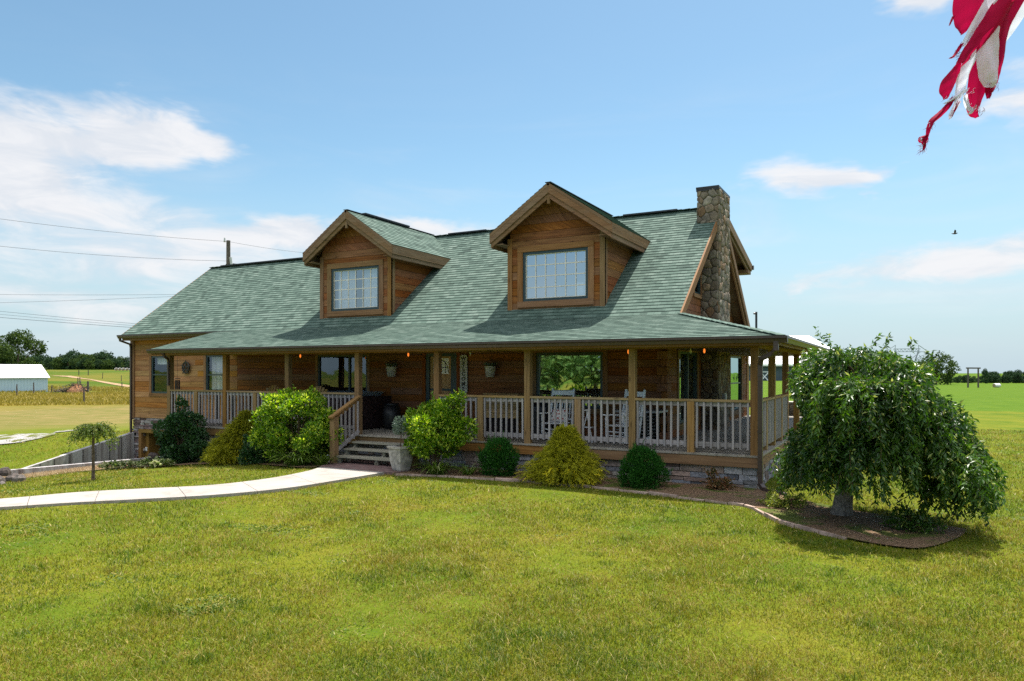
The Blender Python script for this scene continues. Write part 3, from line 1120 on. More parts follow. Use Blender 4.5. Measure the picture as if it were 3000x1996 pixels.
hd.lathe([(0.0, 0), (.03, .0), (.034, .03), (.0, .05)], 0, 0, 10)
kn = hd.build('door_knob', M['greymetal'], door, offset=(0, 0, 0))
kn.location = Vector((-8.44, WALL_Y - .05, 1.02)) - house.location
kn.rotation_euler = (R(90), 0, 0)

# --- roofs
rf = MB()
vm = 4.5 / .8
vw = 3.9 / .8
roof_plane(rf, (0, EAVE_Y, EAVE_Z), (1, 0, 0), (0, .8, .6), [(-12.0, 0), (-1.95, 0), (-1.95, vm), (-12.0, vm)])
roof_plane(rf, (0, EAVE_Y, EAVE_Z), (1, 0, 0), (0, .8, .6), [(-22.5, 0), (-12.0, 0), (-12.0, vw), (-22.5, vw)])
roof_plane(rf, (0, 11.0, EAVE_Z), (-1, 0, 0), (0, -.8, .6), [(1.95, 0), (12.0, 0), (12.0, vm), (1.95, vm)])
roof_plane(rf, (0, 9.8, EAVE_Z), (-1, 0, 0), (0, -.8, .6), [(12.0, 0), (22.5, 0), (22.5, vw), (12.0, vw)])
main_roof = rf.build('roof', [M['shingle'], M['fascia']], house)
sh = MB()
sl = math.hypot(4.6, 1.06)
roof_plane(sh, (0, 11.1, 5.25), (-1, 0, 0), (0, -4.6, 1.06), [(1.95, 0), (12.0, 0), (12.0, sl), (1.95, sl)], slab=.12)
sh.box(-12, -1.99, 10.95, 11.07, 4.98, 5.22, m=1)
sh.box(-2.44, -1.98, 10.55, 11.06, 4.90, 5.02, m=1)
sh.beam((-1.97, 6.55, 6.18), (-1.97, 11.1, 5.13), .045, .24, m=1)
sh.beam((-2.03, 6.55, 6.03), (-2.03, 11.05, 4.99), .045, .16, m=1)
sh.build('shed_dormer', [M['shingle'], M['fascia']], house)
gt = MB()
gt.box(-12, -1.9, 11.1, 11.22, 5.08, 5.22)
gt.build('gutter', M['gutter'], house)
for a, b, y, z in ((-11.2, -9.7, 6.5, 6.335), (-4.9, -3.25, 6.5, 6.335), (-21.8, -13.3, 5.9, 5.885)):
    rv = MB()
    rv.beam((a, y, z), (b, y, z), .26, .045)
    rv.build('ridge_vent', M['black'], main_roof)
rc = MB()
for i in range(42):
    x = -12 + i * .24
    rc.beam((x, 6.5, 6.318), (x + .25, 6.5, 6.330), .22, .012)
rc.build('ridge_cap', M['shingle'], main_roof)
rc = MB()
for i in range(44):
    x = -22.5 + i * .24
    rc.beam((x, 5.9, 5.868), (x + .25, 5.9, 5.880), .22, .012)
rc.build('ridge_cap', M['shingle'], main_roof)

pf = MB()
lv = math.hypot(2.45, .66)
ls = math.hypot(2.49, .66)
roof_plane(pf, (0, -.45, 2.27), (1, 0, 0), (0, 2.45, .66), [(-17.4, 0), (.54, 0), (-1.95, lv), (-17.4, lv)], slab=.06)
roof_plane(pf, (.54, 0, 2.27), (0, 1, 0), (-2.49, 0, .66), [(-.45, 0), (13.6, 0), (13.6, ls), (2.0, ls)], slab=.06)
for i in range(18):
    a = i / 18
    b = (i + 1.05) / 18
    p = Vector((.54, -.45, 2.285)).lerp(Vector((-1.95, 2.0, 2.945)), a)
    q = Vector((.54, -.45, 2.285)).lerp(Vector((-1.95, 2.0, 2.945)), b)
    pf.beam(p, q + Vector((0, 0, .01)), .20, .012)
porch_roof = pf.build('porch_roof', [M['shingle'], M['fascia']], house)
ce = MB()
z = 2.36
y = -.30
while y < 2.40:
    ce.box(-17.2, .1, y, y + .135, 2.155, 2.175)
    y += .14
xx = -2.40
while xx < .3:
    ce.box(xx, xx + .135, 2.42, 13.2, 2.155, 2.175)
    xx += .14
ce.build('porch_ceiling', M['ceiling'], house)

# rakes, fascias and gutters
def one_beam(name, mat, parent, *a, **k):
    mb_ = MB()
    mb_.beam(*a, **k)
    return mb_.build(name, mat, parent)


A = Vector((-1.97, EAVE_Y, EAVE_Z))
B = Vector((-1.97, 6.5, 6.305))
C2 = Vector((-1.97, 11.0, EAVE_Z))
dn_ = Vector((0, 0, -.10))
one_beam('rake_board', M['trim'], house, A + dn_, B + dn_, .045, .20)
one_beam('rake_board', M['trim'], house, C2 + dn_, B + dn_, .045, .20)
one_beam('rake_board', M['trim'], house, A + Vector((-.06, .02, -.24)), B + Vector((-.06, 0, -.24)), .05, .14)
one_beam('rake_board', M['trim'], house, C2 + Vector((-.06, -.02, -.24)), B + Vector((-.06, 0, -.24)), .05, .14)
A = Vector((-22.48, EAVE_Y, EAVE_Z - .1))
B = Vector((-22.48, 5.9, 5.855 - .1))
one_beam('rake_board', M['trim'], house, A, B, .045, .18)
fa = MB()
fa.box(-22.46, -16.2, 2.005, 2.04, 2.72, 2.92)
fa.box(-22.46, -16.2, 2.04, 2.42, 2.73, 2.75)
fa.box(-17.36, .50, -.445, -.41, 2.10, 2.26)
fa.box(.465, .50, -.41, 13.6, 2.10, 2.26)
fa.build('fascia', M['trim'], house)


def gutter_run(mb, p, q, out, w=.12, h=.125):
    """open-topped trough with a rolled lip"""
    p, q, o = Vector(p), Vector(q), Vector(out)
    up = Vector((0, 0, 1))
    prof = [(0, 0), (0, -h), (w * .62, -h), (w * .80, -h * .55), (w, -h * .35), (w, 0), (w * .88, .0), (w * .88, -h * .12)]
    for (a, b), (c, d) in zip(prof[:-1], prof[1:]):
        mb.poly([p + o * a + up * b, q + o * a + up * b, q + o * c + up * d, p + o * c + up * d])
    for e in (p, q):
        mb.poly([e + o * a + up * b for a, b in prof[:6]])


for ga in (((-17.42, -.45, 2.272), (.66, -.45, 2.272), (0, -1, 0)), ((.54, -.45, 2.272), (.54, 13.6, 2.272), (1, 0, 0)), ((-22.60, 2.0, 2.925), (-16.2, 2.0, 2.925), (0, -1, 0))):
    g = MB()
    gutter_run(g, *ga)
    g.build('gutter', M['gutter'], house)


def pipe(mb, pts, w=.075, d=.06):
    for a, b in zip(pts[:-1], pts[1:]):
        a, b = Vector(a), Vector(b)
        dv = (b - a).normalized()
        up = Vector((0, 1, 0)) if abs(dv.z) > .7 else Vector((0, 0, 1))
        mb.beam(a - dv * .02, b + dv * .02, w, d, up)


d1 = MB()
pipe(d1, [(.46, -.50, 2.15), (.46, -.50, 2.02), (.40, -.42, 1.95), (.16, -.22, 1.86), (.125, -.14, 1.74), (.125, -.14, -.52), (.20, -.22, -.60), (.62, -.55, -.63)], .085, .075)
for z in (1.52, .45, -.3):
    d1.box(.075, .175, -.187, -.10, z, z + .03)
d1.build('downspout', M['gutter'], house)
d2 = MB()
pipe(d2, [(-22.50, 1.94, 2.80), (-22.50, 1.96, 2.72), (-22.44, 2.30, 2.60), (-22.44, 2.33, 2.50), (-22.44, 2.33, -.9)])
d2.build('downspout', M['gutter'], house)
d2 = MB()
pipe(d2, [(-16.75, -.50, 2.15), (-16.8, -.42, 2.06), (-16.98, -.16, 1.98), (-17.02, -.12, 1.90), (-17.02, -.12, 1.2)], .06, .05)
d2.build('downspout', M['gutter'], house)

# --- dormers
for nm, cx in (('l', -11.92), ('r', -5.33)):
    f = FW
    gx0, gx1 = cx - .845, cx + .845
    gz0, gz1 = 3.44, 4.735
    gx0 -= .075
    gx1 += .075
    w = MB()

    def ext(z, cx=cx):
        hw = min(1.30, (6.26 - z) / .679)
        return (cx - hw, cx + hw)
    planks(w, FW, 3.20, 6.16, ext, [(gx0, gx1, gz0, gz1)], h=.205)
    for s in (-1, 1):
        ff = (lambda u, n, z, s=s, cx=cx: (cx + s * (1.335 + n - .03), u, z))
        planks(w, ff, 3.20, 5.22, lambda z: (WALL_Y + .03, EAVE_Y + (z - EAVE_Z) / PITCH + .1), [], h=.205)
    dm = w.build('dormer', M['siding'], house)
    dm['label'] = 'smaller looking dormer with white curtains' if nm == 'l' else 'dormer with an uncurtained window reflecting the sky'
    r_ = MB()
    sl = math.hypot(1.70, 1.155)
    roof_plane(r_, (cx + 1.70, 0, 5.215), (0, 1, 0), (-1.70, 0, 1.155), [(1.98, 0), (5.12, 0), (6.62, sl), (1.98, sl)], slab=.07)
    roof_plane(r_, (cx - 1.70, 0, 5.215), (0, -1, 0), (1.70, 0, 1.155), [(-5.12, 0), (-1.98, 0), (-1.98, sl), (-6.62, sl)], slab=.07)
    r_.build('dormer_roof', [M['shingle'], M['fascia']], dm)
    rv = MB()
    if nm == 'l':
        rv.beam((cx, 2.75, 6.405), (cx, 5.0, 6.405), .24, .04)
    rv.beam((cx, 1.97, 6.375), (cx, 6.5, 6.375), .16, .016)
    rv.build('dormer_ridge_cap', M['black'], dm)
    fa = MB()
    for s in (-1, 1):
        x1 = cx + s * 1.70
        for (dz0, dz1, ya, yb, sh_) in ((-.005, -.255, 1.985, 2.03, 0), (-.255, -.385, 2.015, 2.06, .03)):
            xe = x1 - s * sh_
            ze = 5.215 + .679 * sh_
            q = [(cx + s * .002, 6.37 + dz0), (xe, ze + dz0), (xe, ze + dz1), (cx + s * .002, 6.37 + dz1)]
            P = [(q[3][0], ya, q[3][1]), (q[2][0], ya, q[2][1]), (q[2][0], yb, q[2][1]), (q[3][0], yb, q[3][1]), (q[0][0], ya, q[0][1]), (q[1][0], ya, q[1][1]), (q[1][0], yb, q[1][1]), (q[0][0], yb, q[0][1])]
            fa.hexa(P, grain=0)
        fa.beam((x1 - s * .022, 2.03, 5.215 - .13), (x1 - s * .022, 5.15, 5.215 - .13), .044, .245)
        fa.beam((x1 - s * .05, 2.06, 5.215 - .31), (x1 - s * .05, 5.0, 5.215 - .31), .044, .125)
        # flat soffit return
        fa.box(min(x1 - s * .07, cx + s * 1.33), max(x1 - s * .07, cx + s * 1.33), 2.06, 4.9, 4.93, 4.95)
    fa.box(cx - .035, cx + .035, 2.0, 2.07, 5.84, 6.02)
    fa.build('dormer_fascia', M['fascia'], dm)
    tr = MB()
    trim_frame(tr, FW, gx0, gx1, gz0, gz1, w=.155, n1=.07)
    mbox(tr, FW, cx - 1.37, cx - 1.235, 0.0, .066, 3.20, 5.12)
    mbox(tr, FW, cx + 1.235, cx + 1.37, 0.0, .066, 3.20, 5.12)
    for s in (-1, 1):
        x = cx + s * 1.37
        tr.box(min(x, x - s * .04), max(x, x - s * .04), WALL_Y - .062, WALL_Y + .12, 3.20, 5.0)
    tr.build('window_trim', M['trim'], dm)
    cur = [(gx0 + .12, gx0 + .80, gz0 + .02, gz1), (gx0 + 1.12, gx1 - .1, gz0 + .02, gz1)] if nm == 'l' else [(gx1 - .42, gx1 - .05, gz0, gz1 - .85)]
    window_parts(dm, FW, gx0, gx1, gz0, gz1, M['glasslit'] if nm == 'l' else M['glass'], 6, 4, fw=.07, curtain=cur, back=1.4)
    lf = MB()
    mbox(lf, FW, cx - 1.37, cx + 1.37, .02, .075, 3.16, 3.225)
    lf.build('flashing', M['black'], dm)
for (x, z) in ((-4.86, 3.67), (-4.60, 3.75)):
    lb = MB()
    lb.lathe([(0, -.03), (.02, -.022), (.03, 0), (.02, .022), (0, .03)], x, 2.85, 10)
    lp = lb.build('ceiling_lamp', plain('lit_lamp', (.9, .85, .75), em=((1, .88, .7), 9.0)), house)

# --- chimney of round field stones
def voronoi(w, h, size, seed):
    rg = random.Random(seed)
    nx_, ny_ = max(1, round(w / size)), max(1, round(h / size))
    pts = []
    for i in range(-1, nx_ + 1):
        for j in range(-1, ny_ + 1):
            pts.append(((i + .5 + rg.uniform(-.42, .42) + (.5 if j % 2 else 0)) * w / nx_, (j + .5 + rg.uniform(-.42, .42)) * h / ny_))
    cells = []
    for a in pts:
        poly = [(0, 0), (w, 0), (w, h), (0, h)]
        for b in pts:
            if b is a:
                continue
            dx_, dy_ = b[0] - a[0], b[1] - a[1]
            if dx_ * dx_ + dy_ * dy_ > (4 * size) ** 2:
                continue
            mx_, my_ = (a[0] + b[0]) / 2, (a[1] + b[1]) / 2
            o = []
            for i in range(len(poly)):
                p, q = poly[i], poly[(i + 1) % len(poly)]
                da = (p[0] - mx_) * dx_ + (p[1] - my_) * dy_
                db = (q[0] - mx_) * dx_ + (q[1] - my_) * dy_
                if da <= 0:
                    o.append(p)
                if (da < 0 and db > 0) or (da > 0 and db < 0):
                    s = da / (da - db)
                    o.append((p[0] + (q[0] - p[0]) * s, p[1] + (q[1] - p[1]) * s))
            poly = o
            if len(poly) < 3:
                break
        if len(poly) >= 3:
            cells.append(poly)
    return cells


def stone_face(mb, f, u0, u1, z0, z1, size, seed, depth=.036):
    for poly in voronoi(u1 - u0, z1 - z0, size, seed):
        cx_ = sum(p[0] for p in poly) / len(poly)
        cy_ = sum(p[1] for p in poly) / len(poly)
        # round the corners
        q = []
        n = len(poly)
        for i in range(n):
            p0, p1, p2 = poly[i - 1], poly[i], poly[(i + 1) % n]
            q.append((p1[0] * .84 + p0[0] * .16, p1[1] * .84 + p0[1] * .16))
            q.append((p1[0] * .84 + p2[0] * .16, p1[1] * .84 + p2[1] * .16))
        dp = depth * random.uniform(.6, 1.3)
        c = mb.rc()
        rings = []
        for (sc, nn) in ((.97, -.02), (.94, dp * .60), (.84, dp * .95), (.45, dp * 1.02)):
            b = len(mb.v)
            for p in q:
                mb.v.append(f(u0 + cx_ + (p[0] - cx_) * sc, nn + random.uniform(-.006, .006) * (sc < .95), z0 + cy_ + (p[1] - cy_) * sc))
            rings.append(b)
        k = len(q)
        for a, b in zip(rings[:-1], rings[1:]):
            for i in range(k):
                j = (i + 1) % k
                mb.face((a + i, a + j, b + j, b + i), [(0, 0)] * 4, c)
        mb.face([rings[-1] + i for i in range(k)], [(0, 0)] * k, c)


CHX0, CHX1, CHY0, CHY1, CHT = -2.47, -1.93, 5.74, 7.17, 6.68
cm = MB()
cm.box(CHX0, CHX1, CHY0, CHY1, -.7, CHT)
chim = cm.build('chimney', M['mortar'], house)
cs = MB()
stone_face(cs, SD(CHX1), CHY0, CHY1, -.1, CHT, .22, 3)
stone_face(cs, FR(CHY0), CHX0 + .06, CHX1, -.1, 5.80, .22, 5)
stone_face(cs, FR(CHY0), CHX0 - .04, CHX1, 5.72, CHT, .22, 8)
cs.build('field_stones', M['field'], chim, smooth=True)
cp = MB()
cp.box(CHX0 - .06, CHX1 + .03, CHY0 - .045, CHY1 + .03, CHT, CHT + .055)
cp.box(CHX0 - .055, CHX1 + .025, CHY0 - .04, CHY1 + .025, CHT - .06, CHT)
cp.build('chimney_cap', M['black'], chim)
eb = MB()
eb.box(CHX1 + .02, CHX1 + .09, 6.15, 6.40, .72, 1.00)
eb.box(CHX1 + .09, CHX1 + .11, 6.18, 6.37, .75, .97)
eb.build('meter_box', M['greymetal'], chim)

# --- stone base
def ledge(mb, f, u0, u1, z0, z1, holes=(), hmin=.07, hmax=.15, lmin=.16, lmax=.52):
    z = z0
    while z < z1 - .02:
        h = random.uniform(hmin, hmax)
        if z + h > z1 - .04:
            h = z1 - z
        u = u0
        while u < u1 - .02:
            l = random.uniform(lmin, lmax)
            if u + l > u1 - .1:
                l = u1 - u
            hh = h
            if not any(ho[0] < u + l * .5 < ho[1] and ho[2] < z + h * .5 < ho[3] for ho in holes):
                p = random.uniform(.012, .055)
                j = lambda s=.007: random.uniform(-s, s)
                e = .006
                parts = [(z + e, z + hh - e)]
                if h > .11 and random.random() < .35:
                    zc = z + h * random.uniform(.4, .6)
                    parts = [(z + e, zc - e), (zc + e, z + hh - e)]
                for (za, zb) in parts:
                    p2 = p + j(.012)
                    mb.hexa([f(u + e + j(), p2 + j(), za + j()), f(u + l - e + j(), p2 + j(), za + j()), f(u + l - e, -.03, za), f(u + e, -.03, za),
                             f(u + e + j(), p2 + j(), zb + j()), f(u + l - e + j(), p2 + j(), zb + j()), f(u + l - e, -.03, zb), f(u + e, -.03, zb)], (random.random(), random.random(), random.random()))
            u += l
        z += h


sb = MB()
ledge(sb, FR(.02), -17.2, .04, -1.05, -.235)
ledge(sb, SD(.03), .0, 12.5, -.95, -.235)
base = sb.build('stone_base', M['ledge'], house)
sb = MB()
ledge(sb, FR(2.45), -22.46, -18.2, -1.8, -.085, [(-22.0, -19.2, -1.8, -.50)], hmin=.06, hmax=.12)
sb.build('stone_base', M['redledge'], house)
fb = MB()
fb.box(-17.18, .0, .03, 2.3, -1.0, -.24)
fb.box(-2.4, 0.0, 2.3, 12.4, -1.0, -.24)
fb.box(-18.4, -17.3, 2.47, 2.6, -1.8, -.1)
fb.box(-22.44, -22.0, 2.47, 2.6, -1.8, -.1)
fb.box(-22.0, -18.4, 2.47, 2.6, -.55, -.1)
fb.box(-22.40, -18.4, 3.3, 3.4, -1.8, -.1)
fb.build('foundation', M['mortar'], house)
# basement door in its timber frame
bd = MB()
bd.box(-22.02, -21.86, 2.34, 2.50, -1.75, -.62)
bd.box(-22.02, -19.0, 2.34, 2.50, -.62, -.50)
bd.box(-21.86, -21.66, 2.50, 2.95, -1.75, -.62)
bdo = bd.build('basement_door', M['post'], house)
pn = MB()
for i in range(4):
    pn.box(-21.30, -18.6, 2.92, 2.96, -1.72 + i * .275, -1.72 + i * .275 + .26)
pn.build('garage_panel', plain('faded_brown_door', (.22, .125, .10), .6, .3, 0, 4, .12), bdo)
ws = MB()
ws.box(-21.82, -21.74, 2.47, 2.50, -1.30, -1.16)
ws.build('door_plate', M['white'], bdo)

# --- porch deck, posts, rails
dk = MB()
x = -17.2
while x < .10:
    dk.box(x, min(x + .138, .12), -.10, 2.44, -.036, 0.0)
    x += .142
y = 2.46
while y < 12.9:
    dk.box(-2.40, .12, y, y + .138, -.036, 0.0)
    y += .142
deck = dk.build('porch_floor', M['deck'], house)
rm = MB()
for a, b in ((-17.2, -12.3), (-12.298, -9.76), (-7.36, -3.7), (-3.698, .085)):
    rm.box(a, b, -.085, -.045, -.235, -.037)
rm.box(-9.758, -7.362, -.055, -.045, -.235, -.037)
for a, b in ((-.045, 4.9), (4.902, 9.0), (9.002, 12.9)):
    rm.box(.045, .085, a, b, -.235, -.037)
rm.build('rim_board', M['post'], house)
for k in range(8):
    pb = MB()
    x = -(7 - k) * BAY
    pb.box(x - .07, x + .07, -.07, .07, 0, 2.08)
    pb.build('porch_post', M['post'], house)
SB = 2.166
for k in range(1, 6):
    pb = MB()
    pb.box(-.07, .07, k * SB - .07, k * SB + .07, 0, 2.08)
    pb.build('porch_post', M['post'], house)
bm = MB()
for a, b in ((-17.25, -12.2), (-12.198, -7.32), (-7.318, -2.44), (-2.438, .10)):
    bm.box(a, b, -.09, .06, 2.08, 2.30)
bm.box(-.06, .09, .062, 6.5, 2.08, 2.30)
bm.box(-.06, .09, 6.502, 12.9, 2.08, 2.30)
bm.build('porch_beam', M['post'], house)


def railing(f, u0, u1, stub=True):
    top = MB()
    mbox(top, f, u0 + .0, u1 - .0, -.07, .075, 1.018, 1.062)
    if stub:
        um = (u0 + u1) / 2
        mbox(top, f, um - .07, um + .07, -.07, .07, 0, 1.017)
    rl = top.build('railing', M['rail'], house)
    segs = [(u0, (u0 + u1) / 2 - .07), ((u0 + u1) / 2 + .07, u1)] if stub else [(u0, u1)]
    for a, b in segs:
        for z0_, z1_ in ((.13, .22), (.925, 1.016)):
            lo = MB()
            mbox(lo, f, a, b, -.02, .02, z0_, z1_)
            lo.build('rail_bar', M['baluster'], rl)
    for a, b in segs:
        ba = MB()
        n = 8
        for i in range(n):
            u = a + (b - a) * (i + .35) / (n - .3)
            tl = random.uniform(-.007, .007)
            mbox(ba, f, u - .019, u + .019, .021, .058, .10, 1.012, uu=(u - .019 + tl, u + .019 + tl))
        ba.build('baluster', M['baluster'], rl)


FP = FR(0.0)
for k in range(7):
    if k == 3:
        continue
    railing(FP, -(7 - k) * BAY + .07, -(6 - k) * BAY - .07)
for k in range(2):
    railing(SD(0.0), k * SB + .07, (k + 1) * SB - .07)

# --- steps
st = MB()
for (za, y0, y1) in ((-.145, -.36, -.075), (-.29, -.66, -.36), (-.44, -.96, -.66)):
    st.box(-9.66, -7.40, y0 - .02, (y0 + y1) / 2 - .005, za - .04, za)
    st.box(-9.66, -7.40, (y0 + y1) / 2 + .005, y1 - .01, za - .04, za)
steps = st.build('steps', M['tread'], house)
for x in (-9.60, -8.45, -7.50):
    sg = MB()
    for (za, y0, y1) in ((-.185, -.33, -.09), (-.33, -.63, -.38), (-.48, -.92, -.68)):
        sg.box(x - .04, x + .04, y0, y0 + .09, -.66, za)
    sg.beam((x, -.08, -.20), (x, -.95, -.60), .04, .10)
    sg.build('stringer', M['tread'], steps)
nw = MB()
nw.box(-9.77, -9.62, -1.05, -.90, -.62, .50)
nw.build('newel_post', M['post'], steps)
nw = MB()
nw.box(-7.46, -7.29, -1.02, -.86, -.66, -.30)
nw.build('newel_post', M['post'], steps)
hr = MB()
hr.beam((-9.69, -.06, .98), (-9.69, -1.12, .49), .13, .04)
hr.beam((-9.69, -.07, .90), (-9.69, -.90, .515), .04, .09)
hr.build('handrail', M['post'], steps)
hb = MB()
for i in range(5):
    y = -.17 - i * .155
    zt = .90 + (y + .07) * .465
    hb.box(-9.655, -9.62, y - .018, y + .018, zt - .86, zt)
hb.beam((-9.66, -.10, .10), (-9.66, -.90, -.30), .035, .09)
hb.build('baluster', M['baluster'], steps)

# --- lamps under the porch ceiling
for (x, y, mt) in ((-12.75, 1.0, 'bulb'), (-9.0, 1.1, 'bulb'), (-7.05, 1.05, 'bulbwhite'), (-2.88, 1.0, 'bulb'), (-1.22, 1.1, 'bulb'), (-1.50, 1.05, 'bulbwhite')):
    lb = MB()
    lb.lathe([(0, 2.155), (.05, 2.154), (.055, 2.10), (.0, 2.10)], x, y, 10)
    lp = lb.build('porch_lamp', M['black'], house)
    lb = MB()
    s = 1.0 if mt == 'bulb' else .8
    lb.lathe([(.014, 2.10), (.022 * s, 2.07), (.024 * s, 2.045), (.018 * s, 2.02), (.0, 2.0)], x, y, 12)
    lb.build('bulb', M[mt], lp, smooth=True)
vp = MB()
vp.tube([(-.12, .9, 2.35), (-.12, .9, 2.83)], .022, 8)
vp.tube([(-.12, .9, 2.80), (-.17, .88, 2.80)], .022, 6)
vp.build('vent_pipe', M['black'], house)

# ------------------------------------------------------------------ plants
M['viburnum'] = foliage('bright_shrub_leaf', (.035, .105, .005), (.190, .345, .014), (.48, .58, .06), tipamt=.28, trans=.42)
M['holly'] = foliage('dark_glossy_leaf', (.010, .042, .010), (.038, .105, .024), (.09, .16, .05), rough=.38, tipamt=.08, trans=.2)
M['globe'] = foliage('arborvitae_leaf', (.009, .052, .007), (.030, .125, .014), (.06, .18, .025), rough=.6, spec=.15, tipamt=.08, trans=.15)
M['gold'] = foliage('golden_conifer_leaf', (.105, .122, .007), (.420, .405, .018), (.80, .70, .04), rough=.6, spec=.2, tipamt=.22, trans=.25)
M['cherry'] = foliage('weeping_tree_leaf', (.010, .044, .006), (.070, .160, .012), (.30, .35, .08), rough=.38, spec=.5, tipamt=.10, trans=.36)
M['blade'] = foliage('strap_leaf', (.045, .100, .010), (.120, .190, .022), (.34, .36, .16), tipamt=.10)
M['hosta'] = foliage('variegated_leaf', (.060, .120, .018), (.150, .200, .040), (.50, .50, .26), tipamt=.45)
M['sage'] = foliage('grey_green_leaf', (.090, .140, .105), (.200, .260, .200), None, trans=.2)
M['farleaf'] = foliage('far_tree_leaf', (.020, .046, .012), (.058, .098, .018), (.085, .130, .022), rough=.7, spec=.1, tipamt=.2, trans=.2)
M['mirrorleaf'] = foliage('sunlit_tree_leaf', (.070, .130, .035), (.170, .250, .080), (.22, .28, .08), rough=.7, spec=.1, tipamt=.2, trans=.3)  # far tree leaf with sunlit brightness put into the colour, for the window reflection
M['fardark'] = foliage('far_wood_leaf', (.012, .034, .018), (.034, .070, .026), (.055, .095, .03), rough=.7, spec=.1, tipamt=.2, trans=.2)


def unit(v):
    return v / np.maximum(np.linalg.norm(v, axis=-1, keepdims=True), 1e-9)


def leaves(name, P, D, L, W, mat, parent=None, colr=None, fold=.25, off=(0, 0, 0), Nn=None, shape='diamond'):
    """one leaf per row of P: base point, direction, length, width"""
    n = len(P)
    D = unit(D)
    A = rng.normal(size=(n, 3)) if Nn is None else Nn
    S = unit(np.cross(D, A))
    Nr = np.cross(S, D)
    L = np.broadcast_to(np.asarray(L, float), (n,))[:, None]
    W = np.broadcast_to(np.asarray(W, float), (n,))[:, None]
    mid = P + D * L * .45 - Nr * W * fold * .5
    V = np.stack([P, mid + S * W * .5 + Nr * W * fold, P + D * L - Nr * W * fold * .6, mid - S * W * .5 + Nr * W * fold], 1)
    V = V.reshape(-1, 3) - np.array(off)
    F = np.arange(n * 4).reshape(n, 4)
    if colr is None:
        colr = rng.random((n, 3))
    return raw_mesh(name, V, F, mat, parent, colr)


def blob_points(lobes, n, shell=.35, lump=.12):
    """points near the surface of a set of ellipsoids (cx,cy,cz,rx,ry,rz); also outward directions and depth 0..1"""
    lob = np.array(lobes, float)
    area = (lob[:, 3] * lob[:, 4] + lob[:, 4] * lob[:, 5] + lob[:, 3] * lob[:, 5])
    pick = rng.choice(len(lob), n, p=area / area.sum())
    d = unit(rng.normal(size=(n, 3)))
    rad = 1 - shell * rng.random(n) ** 1.6
    ph = 1 + lump * (np.sin(d[:, 0] * 7 + pick) * np.sin(d[:, 1] * 6 + 2 * pick) + np.sin(d[:, 2] * 9 + pick * 3) * .6)
    c = lob[pick]
    P = c[:, :3] + d * c[:, 3:] * (rad * ph)[:, None]
    keep = np.ones(n, bool)
    for i, l in enumerate(lob):
        q = np.linalg.norm((P - l[:3]) / l[3:], axis=1)
        keep &= (q > .62) | (pick == i)
    return P[keep], unit(d / lob[pick][:, 3:])[keep], ((1 - rad) / shell)[keep]


def stems(base, tops, r=.018, mat=None, parent=None, name='stem'):
    mb = MB()
    b = Vector(base)
    for tp in tops:
        tpv = Vector(tp)
        mid = b.lerp(tpv, .5) + Vector((random.uniform(-.05, .05), random.uniform(-.05, .05), .06))
        mb.tube([b + Vector((random.uniform(-.06, .06), random.uniform(-.06, .06), -.04)), mid, tpv], [r, r * .75, r * .35], 6)
    return mb.build(name, mat or M['stem'], parent)


def leafy_shrub(label, base, lobes, n, L, W, mat, name='shrub', group=None, up=.25, shell=.5, cat='shrub', clump=None, stem_r=.016):
    t_ = thing(name, label, cat, base, 0, group)
    P, D, dep = blob_points(lobes, n, shell)
    gzv = ground_z(P[:, 0] , P[:, 1])
    k = P[:, 2] > gzv + .03
    P, D, dep = P[k], D[k], dep[k]
    dirs = D * .8 + rng.normal(size=P.shape) * .55 + np.array([0, 0, up])
    # stray shoots beyond the outline
    top_ = np.argsort(-(P[:, 2] + .5 * rng.random(len(P))))[: len(P) // 2]
    cen = P.mean(0)
    for j_ in rng.choice(top_, 22):
        o_ = unit(P[j_] - cen) + np.array([0, 0, .55]) + rng.normal(size=3) * .3
        ln_ = (.08 + .16 * rng.random()) * min(1.0, L / .07)
        q_ = P[j_] + unit(o_) * ln_ * rng.random(12)[:, None] + rng.normal(size=(12, 3)) * .010
        P = np.concatenate([P, q_])
        dirs = np.concatenate([dirs, unit(o_) * .7 + rng.normal(size=(12, 3)) * .6])
    c = rng.random((len(P), 3))
    c[:, 0] = np.clip(c[:, 0] * .75 + .25 * rng.random(len(P)), 0, 1)
    leaves('foliage', P, dirs, L * (.7 + .6 * rng.random(len(P))), W * (.7 + .6 * rng.random(len(P))), mat, t_, c, off=base)
    lob = sorted(lobes, key=lambda l: -l[2])[:9]
    stems(base, [(l[0] + random.uniform(-.3, .3) * l[3], l[1] + random.uniform(-.3, .3) * l[4], l[2] + .3 * l[5]) for l in lob for _ in range(2)], stem_r, parent=t_)
    return t_


def clumpy(cx, cy, z0, profile, n, rs, seed, squash=.8):
    """lobes scattered in a body of revolution: profile = [(z, radius)]"""
    rg = random.Random(seed)
    zs = [p[0] for p in profile]
    o = []
    for _ in range(n):
        z = rg.uniform(zs[0], zs[-1])
        rr = float(np.interp(z, zs, [p[1] for p in profile]))
        a = rg.uniform(0, 2 * math.pi)
        q = rr * math.sqrt(rg.uniform(.25, 1))
        r = rg.uniform(*rs)
        o.append((cx + q * math.cos(a), cy + q * math.sin(a) * squash, z0 + z, r, r, r * .85))
    return o


